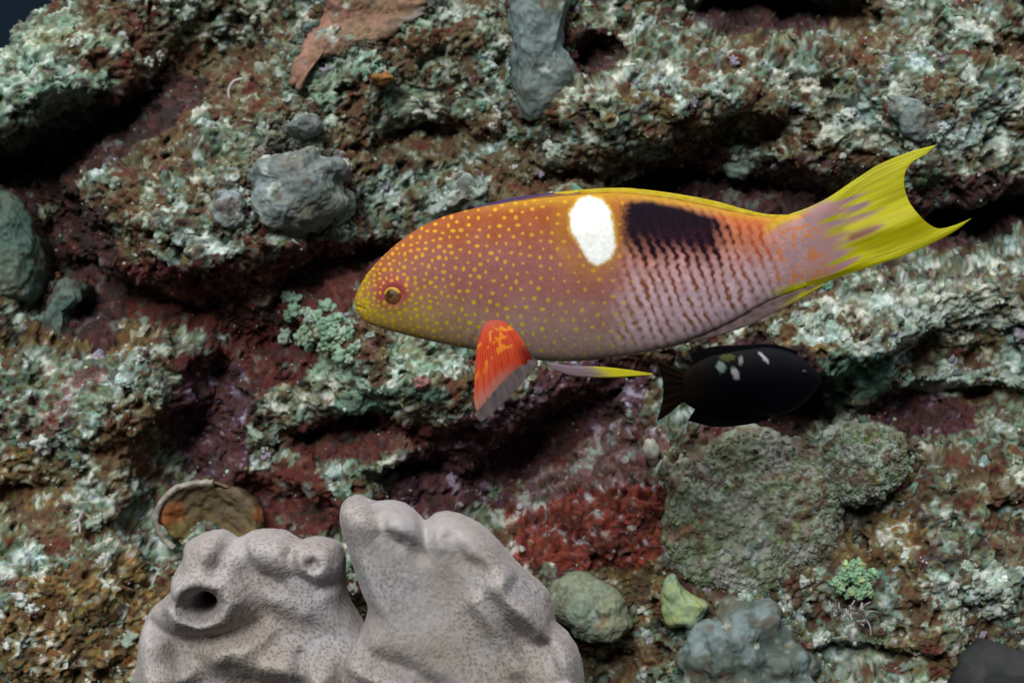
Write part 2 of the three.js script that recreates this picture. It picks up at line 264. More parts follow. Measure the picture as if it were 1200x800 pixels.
  // turf: tufts of short curved blades
  const tuft = (sd) => { const r2 = rng(sd), ps = [], id = [], cs = []; for (let b = 0; b < 9; b++) { const a = r2() * 6.28, l = 0.6 + 0.9 * r2(), ln = 0.3 + 0.7 * r2(), w = 0.09 + 0.06 * r2(), o = ps.length / 3, m = 0.8 + 0.4 * r2(); for (let s = 0; s <= 3; s++) { const t = s / 3, rr = ln * t * t * l, hx = Math.cos(a) * (0.15 + rr), hy = Math.sin(a) * (0.15 + rr), ww = w * (1 - t * 0.8); ps.push(hx - Math.sin(a) * ww, hy + Math.cos(a) * ww, l * t, hx + Math.sin(a) * ww, hy - Math.cos(a) * ww, l * t); cs.push(m, m, m, m, m, m); if (s) { const k = o + s * 2; id.push(k - 2, k - 1, k + 1, k - 2, k + 1, k); } } } return geo(ps, id, cs); };
  scatter('algae_turf', 'short wispy turf algae growing over the reef crust', 'turf algae', tuft, [41, 42, 43], 700, (r) => 0.0015 + 0.0020 * r(), (x, y, z, k) => { const c = zoneC(x, y, z, k), g = c[1] > 0.22 ? C.khaki : c; return g; }, [0.55, 0.4], 1, 0);
  const spec = (x, y, z) => (R() < 0.7 ? C.white : C.pale).map((c) => c * (0.9 + 0.4 * R()));
  scatter('shell_grit', 'tiny white shell fragments and sand grains caught on the reef', 'grit', 'small', [51, 52], 1700, (r) => 0.0007 + 0.0021 * r() * r() * r(), spec, [0.55, 0.4]);
}

// ───────────────────────── pillow-shaped colonies ─────────────────────────
// outline: photo positions round a star-shaped colony; z: depth of its rim; H: how far it bulges; ridges: folds as [points, width px, height m]
function pillow(o) {
  const { outline, z, H, R = 40, ridges = [], tilt = 0, na = 240, nt = 70, skirt = 0.05, colour, relief } = o, s = K * (D - z - H * 0.5);
  let cu = 0, cv = 0; for (const [u, v] of outline) { cu += u; cv += v; } cu = o.c ? o.c[0] : cu / outline.length; cv = o.c ? o.c[1] : cv / outline.length;
  const curve = new THREE.CatmullRomCurve3(outline.map(([u, v]) => new THREE.Vector3(u, v, 0)), true, 'centripetal'), rim = curve.getSpacedPoints(na);
  const pos = [], idx = [], col = [], hgt = (u, v) => {
    let h = 0;
    for (const [pts, w, a] of ridges) {
      let d = 1e9;
      if (pts.length === 1) d = Math.hypot(u - pts[0][0], v - pts[0][1]);
      for (let i = 0; i < pts.length - 1; i++) { const [ax, ay] = pts[i], bx = pts[i + 1][0] - ax, by = pts[i + 1][1] - ay, t = clamp(((u - ax) * bx + (v - ay) * by) / (bx * bx + by * by)); d = Math.min(d, Math.hypot(u - ax - bx * t, v - ay - by * t)); }
      h += a * Math.exp(-d * d / (w * w));
    }
    return h;
  };
  const lens = rim.map((q) => Math.hypot(q.x - cu, q.y - cv)), lenS = lens.map((_, a) => { let q = 0, c = 0; for (let k = -Math.round(na / 14); k <= na / 14; k++) { q += lens[(a + k + na) % na]; c++; } return q / c; }), RR = Math.min(R, 0.92 * Math.min(...lenS.slice(0, na)));
  for (let t = 0; t <= nt; t++) {
    const tt = 0.5 * Math.sin(t / nt * Math.PI / 2) + 0.5 * Math.pow(t / nt, 0.9);                 // finer towards the rim
    for (let a = 0; a < na; a++) {
      const wob = o.wob ? 1 + o.wob * fbm(rim[a].x * 0.05, rim[a].y * 0.05, 3, 3) : 1;
      const du = (rim[a].x - cu) * wob, dv = (rim[a].y - cv) * wob, u = cu + du * tt, v = cv + dv * tt, d = (1 - tt) * lenS[a % na], k = clamp(d / RR);
      const prof = Math.sqrt(Math.max(0, 1 - (1 - k) * (1 - k)));
      const dr = o.drape ? wallS(u, v) + o.drape - z : 0, zz = z + dr + H * prof + hgt(u, v) * Math.min(1, prof * 1.6) + tilt * (cv - v) * s;
      const sag = o.sag ?? 0.25;                                // bulging flesh hangs a little
      pos.push((u - 600) * s, (400 - v) * s - (zz - z - H * 0.5) * sag * 0, zz);
      if (t === nt) continue;
    }
  }
  const rings = nt + 1;
  for (let a = 0; a < na; a++) { const q = ((rings - 1) * na + a) * 3; pos.push(pos[q] * 1 + ((cu - 600) * s - pos[q]) * 0.12, pos[q + 1] + ((400 - cv) * s - pos[q + 1]) * 0.12, pos[q + 2] - skirt); }
  for (let t = 0; t < rings; t++) for (let a = 0; a < na; a++) { const b = (a + 1) % na, p = t * na + a, q = t * na + b, r = (t + 1) * na + a, w = (t + 1) * na + b; if (t) idx.push(p, q, w); idx.push(p, w, r); }
  const back = pos.length / 3, q0 = rings * na; pos.push((cu - 600) * s, (400 - cv) * s, pos[q0 * 3 + 2]); for (let a = 0; a < na; a++) idx.push(q0 + a, q0 + (a + 1) % na, back);
  let g = geo(pos, idx); const P3 = g.attributes.position, N = g.attributes.normal;
  // make the faces point towards the viewer side
  if (N.getZ(Math.floor(nt * 0.3) * na) < 0) { const id = g.index.array; for (let i = 0; i < id.length; i += 3) { const t = id[i]; id[i] = id[i + 1]; id[i + 1] = t; } g.computeVertexNormals(); }
  const n2 = g.attributes.normal;
  for (let i = 0; i < P3.count; i++) {
    const x = P3.getX(i), y = P3.getY(i), zc = P3.getZ(i), c = colour(x, y, zc); col.push(...c);
    if (relief) { const d = relief(x, y, zc); P3.setXYZ(i, x + n2.getX(i) * d, y + n2.getY(i) * d, zc + n2.getZ(i) * d); }
  }
  g.setAttribute('color', new THREE.Float32BufferAttribute(col, 3)); g.computeVertexNormals();
  const m = new THREE.Mesh(g, o.mat ?? std({ roughness: o.rough ?? 0.85 }));
  return m;
}
const mottle = (a, b, f, c, cf) => (x, y, z) => { const t = clamp(0.5 + 1.7 * fbm(x * f, y * f, z * f, 4)), sp = sstep(0.42, 0.62, noise(x * 150, y * 150, z * 150)), r = mix3(a, b, t).map((q) => q * (1 + 0.22 * sp)), m = 0.94 + 0.20 * noise(x * 420, y * 420, z * 420) + 0.12 * noise(x * 190 + 5, y * 190, z * 190); const k = c ? sstep(0.15, 0.35, fbm(x * cf + 4, y * cf, z * cf, 3)) : 0; return (c ? mix3(r, c, k) : r).map((q) => q * m); };
function softCells(x, y, z) { const i0 = Math.floor(x), j0 = Math.floor(y), k0 = Math.floor(z); let s = 0; for (let i = i0 - 1; i <= i0 + 1; i++) for (let j = j0 - 1; j <= j0 + 1; j++) for (let k = k0 - 1; k <= k0 + 1; k++) { const h = hash(i, j, k), dx = i + h - x, dy = j + (h * 57.31 % 1) - y, dz = k + (h * 913.7 % 1) - z; s += Math.exp(-7 * (dx * dx + dy * dy + dz * dz)); } return Math.log(s + 0.01) / 7; }
const lumps = (a, f, b, g2) => (x, y, z) => { return a * 3.2 * (softCells(x * f * 1.1, y * f * 1.1, z * f * 1.1) + 0.1) + a * 0.12 * noise(x * f * 4, y * f * 4, z * f * 4) + (b ? b * noise(x * g2, y * g2, z * g2) : 0); };

// leather coral: one colony, two folded lobes
{
  const g = new THREE.Group(); add(g, 'leather_coral'); tag(g, 'large beige-grey leather coral with thick folded rounded lobes', 'soft coral');
  const porous = (x, y, z) => { const w = worley(x / 0.0027, y / 0.0027, z / 0.0027), band = sstep(-0.25, 0.2, fbm(x * 14, y * 14, z * 14, 2) + 0.1); return -0.0004 * band * sstep(0.42, 0.12, w.f1) + 0.0022 * fbm(x * 45, y * 45, z * 45, 2) + 0.0003 * noise(x * 500, y * 500, z * 500); };
  const flesh = (x, y, z) => { const w = worley(x / 0.0027, y / 0.0027, z / 0.0027), band = sstep(-0.35, 0.1, fbm(x * 14, y * 14, z * 14, 2) + 0.1), t = clamp(0.5 + 1.1 * fbm(x * 22, y * 22, z * 22, 3)); return mix3([.39, .335, .295], [.43, .41, .43], t).map((c, i) => c * (1 - (0.34 + 0.08 * i) * band * sstep(0.58, 0.22, w.f1)) * (0.97 + 0.12 * noise(x * 300, y * 300, z * 300))); };
  const zl = 0.115, fleshMat = new THREE.MeshPhysicalMaterial({ vertexColors: true, roughness: 0.9, specularIntensity: 0.3, sheen: 0.35, sheenRoughness: 0.6, sheenColor: new THREE.Color(.75, .75, .8), side: THREE.DoubleSide });
  const left = pillow({
    outline: [[148, 830], [158, 775], [170, 722], [190, 702], [204, 688], [203, 672], [214, 655], [218, 638], [236, 625], [258, 621], [276, 631], [298, 622], [330, 623], [350, 634], [370, 630], [394, 636], [403, 652], [405, 680], [408, 705], [428, 740], [450, 800], [445, 880], [380, 930], [280, 940], [180, 910]],
    c: [300, 770], z: zl, H: 0.045, R: 34, tilt: 0.10, na: 560, nt: 180,
    ridges: [[[[225, 745], [262, 740], [300, 730]], 10, -0.012], [[[290, 640], [300, 665], [330, 680]], 10, -0.009], [[[345, 645], [352, 668], [375, 684], [395, 680]], 9, -0.010], [[[180, 730], [205, 745], [215, 775]], 10, -0.012], [[[190, 790], [225, 785]], 13, 0.012], [[[268, 640], [262, 660]], 9, -0.010], [[[330, 700], [360, 712]], 16, 0.008], [[[355, 765], [362, 800]], 9, -0.014], [[[300, 750], [318, 738]], 11, 0.009], [[[205, 668], [225, 652], [258, 648]], 20, 0.0090], [[[210, 704], [222, 684], [243, 676], [268, 680], [280, 698], [268, 718], [243, 724], [220, 718], [210, 704]], 15, 0.0213], [[[243, 701]], 13, -0.0625], [[[372, 655]], 31, 0.0180], [[[372, 655]], 9, -0.0150], [[[250, 632]], 18, 0.0107], [[[300, 632], [335, 636]], 26, 0.0107],
      [[[170, 760], [190, 800], [180, 860]], 26, 0.0126], [[[262, 762], [280, 756], [310, 775], [345, 775], [375, 790]], 19, 0.0198], [[[300, 800], [330, 812]], 24, -0.0180], [[[232, 770], [240, 800]], 28, -0.0107], [[[345, 700]], 44, -0.0054], [[[390, 770], [385, 830]], 18, 0.0126], [[[315, 725], [345, 745], [400, 750]], 24, -0.0090]],
    colour: flesh, relief: porous, mat: fleshMat,
  }); add(left, 'lobe', g);
  const right = pillow({
    outline: [[398, 600], [402, 588], [415, 582], [440, 589], [462, 588], [482, 597], [497, 612], [512, 603], [530, 602], [556, 613], [580, 632], [598, 654], [622, 676], [642, 694], [650, 716], [652, 732], [668, 748], [680, 770], [687, 805], [690, 860], [640, 930], [500, 940], [410, 890], [385, 830], [392, 785], [418, 745], [428, 715], [420, 690], [410, 655], [402, 625]],
    c: [535, 740], z: zl + 0.012, H: 0.055, R: 40, tilt: 0.14, na: 560, nt: 180,
    ridges: [[[[445, 598], [452, 618], [470, 630]], 10, -0.009], [[[530, 625], [545, 650], [575, 668]], 11, -0.008], [[[560, 700], [585, 735], [605, 775]], 13, 0.010], [[[640, 752], [655, 790]], 10, -0.010], [[[405, 598], [440, 600], [480, 608]], 24, 0.0107], [[[505, 614], [545, 622], [575, 642]], 24, 0.0090], [[[588, 678], [605, 700], [632, 728]], 17, 0.0234], [[[604, 682], [630, 700], [648, 724]], 11, -0.0144], [[[612, 745]], 31, -0.0163], [[[440, 690], [470, 740]], 38, 0.0054], [[[500, 690]], 52, -0.0054], [[[660, 775], [665, 830]], 26, 0.0126], [[[395, 755], [440, 785], [480, 800], [500, 830]], 16, 0.0144], [[[430, 765], [480, 785], [520, 810]], 13, -0.0126], [[[495, 640], [498, 612]], 16, -0.0107]],
    colour: flesh, relief: porous, mat: fleshMat,
  }); add(right, 'lobe', g);
}
// the other colonies; each is a thing of its own
const rims = [];
function colony(name, label, category, o, group) { const zr = o.z ?? wallZ(...(o.at ?? o.outline[0])) + (o.out ?? 0), cf = o.colour, rf = o.relief, m = pillow({ na: 180, nt: 70, R: 40, H: 0.03, wob: 0.07, ...o, z: zr, ...(o.clean ? {} : { H: (o.H ?? 0.03) * 0.78, colour: (x, y, z) => mix3(cf(x, y, z), growthAndShadeColour(x, y, z), 0.65 * sstep(0.10, 0.30, fbm(x * 75, y * 75, z * 75, 3))), relief: (x, y, z) => rf(x, y, z) + 0.0016 * noise(x * 150, y * 150, z * 150) + 0.0008 * noise(x * 370, y * 370, z * 370) }) }); rims.push([o.outline, zr, o.moss ? m : null]); add(m, name); tag(m, label, category, group); return m; }
const ring = (u, v, ru, rv, n = 14, seed = 1, j = 0.1) => { const r = rng(seed); return Array.from({ length: n }, (_, i) => { const a = i / n * 6.2832, k = 1 + j * (r() * 2 - 1); return [u + Math.cos(a) * ru * k, v + Math.sin(a) * rv * k]; }); };
const greyLump = lumps(0.004, 38, 0.0006, 300);
colony('smooth_coral', 'smooth blue-grey rounded lumpy coral above the spotted fish\'s head', 'coral', { outline: [[288, 225], [290, 198], [303, 182], [325, 173], [347, 165], [364, 168], [376, 180], [398, 184], [406, 197], [402, 215], [404, 240], [385, 258], [362, 270], [335, 278], [308, 270], [293, 250]], at: [345, 225], out: 0.012, H: 0.055, R: 52, na: 220, nt: 80, colour: mottle([.15, .185, .18], [.20, .175, .145], 34, [.235, .275, .28], 26), relief: lumps(0.0042, 42, 0.0005, 300) });
colony('smooth_coral', 'small smooth grey coral lobe just above the rounded grey coral', 'coral', { outline: [[322, 152], [335, 136], [352, 127], [368, 131], [376, 145], [368, 156], [345, 160]], at: [350, 145], out: 0.004, H: 0.03, R: 22, colour: mottle([.19, .22, .215], [.15, .16, .14], 40, [.26, .30, .28], 30), relief: greyLump });
colony('smooth_coral', 'pale grey coral flake tucked against the rounded grey coral\'s lower edge', 'coral', { outline: [[385, 262], [402, 245], [404, 222], [416, 226], [418, 245], [410, 258], [392, 268]], at: [405, 248], out: 0.004, H: 0.022, R: 18, colour: mottle([.30, .38, .34], [.2, .24, .19], 50), relief: lumps(0.002, 60, 0.0006, 300) });
colony('smooth_coral', 'bluish grey coral lobe on the left flank of the rounded grey coral', 'coral', { outline: [[245, 255], [247, 225], [262, 218], [278, 228], [290, 240], [290, 262], [265, 270]], at: [268, 245], out: 0.006, H: 0.02, R: 20, colour: mottle([.25, .29, .32], [.18, .22, .2], 50, [.36, .4, .42], 70), relief: lumps(0.004, 70, 0.001, 250) });
colony('column_coral', 'tall blue-grey column of lumpy coral beside a small dark hole', 'coral', { outline: [[598, -40], [597, 40], [600, 90], [606, 130], [622, 145], [645, 135], [662, 122], [678, 105], [682, 92], [670, 70], [662, 40], [664, 10], [668, -40]], at: [640, 70], out: 0.0, H: 0.05, R: 36, na: 200, nt: 70, colour: mottle([.17, .225, .235], [.13, .15, .125], 28, [.24, .30, .32], 24), relief: lumps(0.0055, 34, 0.0007, 280) });
colony('encrusting_sponge', 'pinkish orange encrusting sponge sheet with small dark pores', 'sponge', { outline: [[338, 108], [344, 80], [352, 48], [372, 15], [388, -30], [510, -30], [500, 8], [478, 28], [448, 40], [425, 52], [400, 64], [372, 70], [358, 92], [348, 110]], c: [400, 32], at: [415, 30], out: 0.006, H: 0.008, R: 18, drape: 0.004, na: 260, nt: 90, wob: 0.22, colour: mottle([.32, .16, .115], [.24, .15, .09], 34, [.23, .195, .165], 30), relief: (x, y, z) => { const w = worley(x / 0.02, y / 0.02, z / 0.02); return 0.008 * fbm(x * 40, y * 40, z * 40, 3) - (w.id < 0.5 ? 0.006 * sstep(0.22, 0.08, w.f1) : 0) + 0.0007 * noise(x * 350, y * 350, z * 350); } });
colony('orange_sponge', 'tiny orange sponge blob beside the mint green crust', 'sponge', { clean: 1, outline: ring(446, 92, 13, 9, 9, 4, 0.2), at: [446, 92], H: 0.012, R: 10, na: 60, nt: 20, skirt: 0.02, colour: mottle([.36, .15, .03], [.22, .1, .03], 80), relief: lumps(0.002, 120) });
colony('tube_sponge', 'dull grey-green thick sponge beside the dark crevice', 'sponge', { outline: [[-60, 215], [0, 222], [22, 235], [36, 260], [46, 295], [48, 325], [35, 350], [5, 362], [-60, 365]], at: [20, 290], out: 0.03, H: 0.05, R: 40, colour: mottle([.075, .13, .105], [.11, .13, .09], 30, [.13, .19, .16], 24), relief: lumps(0.004, 40, 0.0006, 300) });
colony('tube_sponge', 'small dull green sponge finger below the thick grey-green sponge', 'sponge', { outline: [[46, 400], [48, 370], [60, 340], [75, 325], [95, 328], [98, 345], [84, 365], [78, 392], [66, 408]], at: [70, 368], out: 0.01, H: 0.025, R: 20, colour: mottle([.09, .14, .12], [.13, .15, .11], 40), relief: lumps(0.003, 50, 0.0006, 300) });
{ // cup coral: rim, bowl
  const g = add(new THREE.Group(), 'cup_coral'); tag(g, 'brown round cup coral with thin pale rim beside the leather coral', 'coral');
  const z = wallZ(240, 605) + 0.012;
  add(pillow({ outline: [[182, 608], [190, 588], [206, 573], [228, 566], [252, 566], [280, 574], [302, 592], [308, 615], [292, 640], [255, 650], [215, 640], [192, 628]], z, H: 0.012, R: 9, tilt: 0.15, na: 160, nt: 60, ridges: [[[[240, 608]], 44, -0.020]], colour: mottle([.17, .12, .035], [.13, .09, .05], 50, [.26, .08, .02], 36), relief: lumps(0.0024, 90, 0.0008, 330) }), 'bowl', g);
  const r = new THREE.CatmullRomCurve3([[250, 565], [226, 566], [205, 573], [189, 588], [182, 608], [191, 630], [203, 642]].map(([u, v]) => new THREE.Vector3(...P(u, v, z + 0.006 + 0.15 * (608 - v) * 6e-4))));
  const tg = new THREE.TubeGeometry(r, 90, 0.0024, 8), tp = tg.attributes.position, tc = []; for (let i = 0; i < tp.count; i++) { const x = tp.getX(i), y = tp.getY(i), q = tp.getZ(i), n = 0.0011 * noise(x * 300, y * 300, q * 300); tp.setXYZ(i, x + n, y + n, q + n); tc.push(...mottle([.34, .32, .28], [.24, .2, .15], 200)(x, y, q)); } tg.setAttribute('color', new THREE.Float32BufferAttribute(tc, 3)); tg.computeVertexNormals();
  add(new THREE.Mesh(tg, std()), 'rim', g);
}
const mossC = (x, y, z) => { const a = worley(x / 0.010, y / 0.010, z / 0.010).id, b = worley(x / 0.005 + 8, y / 0.005, z / 0.005).id, pk = (r) => r < .26 ? [.17, .215, .13] : r < .48 ? [.25, .29, .21] : r < .70 ? [.36, .40, .33] : r < .80 ? [.15, .13, .075] : r < .88 ? [.27, .22, .19] : r < .95 ? [.23, .27, .10] : [.12, .06, .04], t = clamp(0.5 + 0.8 * noise(x * 200, y * 200, z * 200)); const pn = fbm(x * 48 + 2, y * 48, z * 48, 3) + 0.1 * (a - 0.5); let pc = mix3(pk(a), pk(b), t); pc = mix3(pc, [.36, .35, .32], 0.7 * sstep(0.14, 0.26, pn)); pc = mix3(pc, [.13, .07, .05], 0.75 * sstep(-0.18, -0.30, pn)); pc = mix3(pc, [.20, .25, .13], 0.45 * sstep(-0.1, 0.3, noise(x * 34, y * 34, z * 34 + 9))); return pc.map((c) => c * (1 + 0.5 * fbm(x * 24, y * 24 + 5, z * 24, 3)) * (0.95 + 0.25 * noise(x * 480, y * 480, z * 480))); };
const mossR = (x, y, z) => 0.009 * fbm(x * 26, y * 26, z * 26, 3) + 0.003 * (0.5 - worley(x / 0.008, y / 0.008, z / 0.008).f1) + 0.0012 * noise(x * 330, y * 330, z * 330);
const bz = wallZ(900, 600, 16);
colony('boulder_coral', 'broad mottled green boulder coral dusted with pale algae', 'coral', { outline: [[776, 640], [772, 600], [780, 565], [800, 545], [830, 530], [860, 512], [900, 505], [940, 520], [975, 535], [1000, 575], [995, 610], [985, 640], [960, 672], [925, 700], [880, 708], [840, 700], [800, 678]], z: bz - 0.004, H: 0.05, R: 80, tilt: -0.05, wob: 0.10, na: 320, nt: 120, colour: mossC, relief: mossR, moss: 1 });
colony('boulder_coral', 'smaller pale green rounded coral lobe at the shoulder of the mottled boulder coral', 'coral', { outline: [[960, 560], [964, 528], [975, 508], [1000, 496], [1030, 494], [1058, 505], [1073, 525], [1072, 550], [1055, 575], [1030, 595], [1000, 600], [975, 590]], z: bz - 0.002, H: 0.05, R: 45, wob: 0.10, na: 220, nt: 90, colour: (x, y, z) => mossC(x + 3, y, z).map((c, i) => c * [1.05, 1.12, 1.1][i]), relief: mossR, moss: 1 });
colony('lime_sponge', 'pale yellow-green pointed sponge wedge under the mottled boulder coral', 'sponge', { clean: 1, outline: [[776, 700], [780, 682], [790, 674], [802, 690], [820, 702], [833, 708], [826, 726], [812, 740], [796, 738], [784, 736], [777, 720]], at: [800, 710], out: 0.012, H: 0.02, R: 16, na: 100, nt: 40, colour: mottle([.26, .40, .25], [.34, .40, .16], 60, [.40, .50, .36], 60), relief: lumps(0.0014, 90, 0.0006, 300) });
colony('green_sponge', 'soft round greyish green sponge touching the leather coral', 'sponge', { outline: [[644, 700], [652, 680], [675, 671], [700, 676], [722, 692], [738, 715], [742, 738], [720, 756], [690, 758], [662, 745], [648, 725]], at: [695, 715], out: 0.008, H: 0.045, R: 40, colour: mottle([.19, .25, .19], [.24, .26, .17], 36, [.27, .34, .28], 30), relief: lumps(0.0028, 44, 0.0004, 300) });
colony('slate_coral', 'dark slate-green lumpy coral mound under the lime sponge wedge', 'coral', { outline: [[788, 800], [796, 760], [812, 735], [832, 712], [858, 702], [890, 703], [915, 712], [935, 745], [955, 770], [965, 800], [960, 850], [880, 880], [800, 860]], at: [870, 760], out: 0.0, H: 0.055, R: 55, na: 220, nt: 80, colour: mottle([.07, .095, .085], [.11, .125, .10], 44, [.18, .235, .235], 40), relief: lumps(0.0075, 44, 0.0008, 300) });
colony('dark_rock', 'smooth bare blackish grey stone, the darkest stone on the reef', 'rock', { clean: 1, outline: [[1118, 800], [1128, 772], [1150, 757], [1172, 756], [1196, 764], [1240, 780], [1250, 860], [1180, 880], [1125, 850]], at: [1160, 775], out: 0.03, H: 0.04, R: 30, colour: mottle([.02, .024, .026], [.03, .03, .028], 30), relief: lumps(0.002, 40) });
colony('slate_patch', 'smooth blue-grey coral plate between pale crusts above the yellow tail', 'coral', { outline: [[1042, 130], [1052, 112], [1070, 108], [1090, 118], [1110, 125], [1112, 145], [1095, 160], [1072, 165], [1055, 150]], at: [1078, 138], out: 0.0, H: 0.014, R: 20, colour: mottle([.17, .22, .22], [.23, .27, .27], 40, [.14, .16, .15], 40), relief: lumps(0.003, 60, 0.0006, 300) });
colony('pale_crust', 'whitish crust lump right behind the fish\'s forehead', 'coral', { outline: [[505, 250], [515, 232], [522, 215], [540, 207], [562, 208], [574, 220], [572, 238], [545, 246], [520, 254]], at: [542, 230], out: 0.01, H: 0.022, R: 20, colour: mottle([.42, .47, .44], [.30, .36, .32], 60, [.14, .16, .13], 60), relief: lumps(0.006, 70, 0.001, 300) });
colony('teal_sponge', 'small teal green sponge knob in the dark hollow above the dorsal fin', 'sponge', { outline: [[852, 204], [850, 192], [862, 187], [882, 186], [886, 196], [878, 207], [862, 209]], at: [868, 196], out: 0.006, H: 0.016, R: 12, na: 80, nt: 30, colour: mottle([.13, .25, .2], [.28, .36, .31], 90), relief: lumps(0.002, 90) });
{ // crust creeping over the edges of the colonies, and growth on the mossy boulders
  const R = rng(91), list = [], q = new THREE.Quaternion(), M = new THREE.Matrix4(), E = new THREE.Euler();
  for (const [o, z] of rims) for (let i = 0; i < o.length; i++) { const a = o[i], b = o[(i + 1) % o.length], n = Math.round(Math.hypot(b[0] - a[0], b[1] - a[1]) / 1.3); for (let k = 0; k < n; k++) { const t = R(), u = mix(a[0], b[0], t) + 12 * (R() - .5), v = mix(a[1], b[1], t) + 12 * (R() - .5); if (R() < 0.25 + 0.5 * noise(u * .04, v * .04, 2)) continue; const zz = Math.max(z - 0.010, Math.min(wallZ(u, v, 1), z + 0.008)); list.push([P(u, v, zz), 0.0016 + 0.0045 * R() * R(), growthAndShadeColour(...P(u, v, zz))]); } }
  for (const [, , m] of rims) if (m) { const p = m.geometry.attributes.position, c = m.geometry.attributes.color, n = p.count * 0.9; for (let i = 0; i < 1300; i++) { const k = Math.floor(Math.sqrt(R()) * n), f = 0.8 + 0.6 * R(); list.push([[p.getX(k), p.getY(k), p.getZ(k)], 0.0009 + 0.0022 * R() * R(), [c.getX(k) * f, c.getY(k) * f, c.getZ(k) * f]]); } }
  const im = new THREE.InstancedMesh(nubGeo(26, 'small'), std({ roughness: 0.92 }), list.length), col = new THREE.Color();
  list.forEach(([p, s, c], i) => { q.setFromEuler(E.set(R() * 6, R() * 6, R() * 6)); im.setMatrixAt(i, M.compose(new THREE.Vector3(...p), q, new THREE.Vector3(s, s * (0.7 + 0.6 * R()), s))); im.setColorAt(i, col.setRGB(...c)); });
  add(im, 'crust_fringe'); tag(im, 'crust of tiny nubs creeping over the edges of corals and sponges', 'coral crust', null, 'stuff');
}
// clusters of green nubs
function nubCluster(name, label, category, list, z, cols, seed) {
  const g = add(new THREE.Group(), name), r = rng(seed); tag(g, label, category); const gs = [61, 62, 63].map((s) => nubGeo(s, 'big')), ms = cols.map((c) => std({ color: new THREE.Color(...c), roughness: 0.85 }));
  list.forEach(([u, v, s], i) => { const m = add(new THREE.Mesh(gs[i % 3], ms[Math.floor(r() * ms.length)]), 'nub', g), zz = Math.max(z ?? -1, z === null ? wallZ(u, v, 1) : z); m.position.set(...P(u, v, zz + 0.006 * r())); m.scale.setScalar(s * K * 1.4); m.rotation.set(r() * 6, r() * 6, r() * 6); });
}
{
  const r = rng(77), a = []; for (let i = 0; i < 46; i++) { const t = r(); a.push([mix(335, 425, t) + 22 * (r() - .5), mix(372, 398, t) + 56 * (r() - .5), 5 + 8 * r()]); }
  nubCluster('mint_coral', 'mint green knobbly coral cluster below the spotted fish\'s snout', 'coral', a, null, [[.27, .42, .30], [.22, .36, .25], [.34, .46, .31], [.40, .50, .41]], 5);
  const b = []; for (let i = 0; i < 46; i++) { const q = r() * 6.28, k = Math.sqrt(r()); b.push([1001 + 23 * k * Math.cos(q), 678 + 21 * k * Math.sin(q), 4 + 5 * r()]); }
  nubCluster('green_polyp_ball', 'bright pale green knobbly ball on the ledge over the dark cleft', 'coral', b, wallZ(1001, 678) + 0.014, [[.30, .50, .33], [.26, .44, .26], [.40, .50, .24]], 6);
}
// pieces that stand off the wall
{
  const { p } = wallAt(762, 530), g = add(new THREE.Group(), 'stalked_tunicate'); tag(g, 'small whitish egg-shaped tunicate on a stalk above the red sponge', 'tunicate');
  const z = wallZ(762, 530) + 0.012, b = nubGeo(71, 'big'), bp = b.attributes.position; for (let i = 0; i < bp.count; i++) { const v = new THREE.Vector3().fromBufferAttribute(bp, i), l = v.length(); v.setLength(0.75 + 0.25 * Math.min(1.1, l)); bp.setXYZ(i, v.x * 0.8, v.y * 1.1, v.z * 0.8); } b.computeVertexNormals();
  const m = add(new THREE.Mesh(b, std({ color: new THREE.Color(.66, .66, .55), roughness: 0.6 })), 'bulb', g); m.position.set(...P(763, 526, z)); m.scale.setScalar(0.0085); m.rotation.z = 0.25;
  const c = new THREE.CatmullRomCurve3([[764, 532, z], [768, 548, z - 0.006], [772, 566, z - 0.02], [774, 580, z - 0.04]].map((q) => new THREE.Vector3(...P(...q)))), t = new THREE.TubeGeometry(c, 24, 0.0034, 8), tp = t.attributes.position, tc = []; for (let i = 0; i < tp.count; i++) { const x = tp.getX(i), y = tp.getY(i), q = tp.getZ(i), n = 0.0016 * noise(x * 240, y * 240, q * 240); tp.setXYZ(i, x + n, y + n, q + n); tc.push(...mottle([.30, .2, .17], [.22, .16, .12], 160)(x, y, q)); } t.setAttribute('color', new THREE.Float32BufferAttribute(tc, 3)); t.computeVertexNormals();
  add(new THREE.Mesh(t, std()), 'stalk', g);
}
function strand(name, label, category, paths, rad, col, z0, out) {
  const g = paths.length > 1 ? add(new THREE.Group(), name) : null, mat = std({ color: new THREE.Color(...col), vertexColors: false, roughness: 0.8 }); let last;
  for (const pts of paths) { const c = new THREE.CatmullRomCurve3(pts.map(([u, v, dz]) => new THREE.Vector3(...P(u, v, (z0 ?? wallZ(u, v, 1)) + out + (dz ?? 0))))); last = new THREE.Mesh(new THREE.TubeGeometry(c, 20, rad, 6), mat); if (g) add(last, 'branch', g); }
  if (!g) add(last, name); tag(g ?? last, label, category);
}
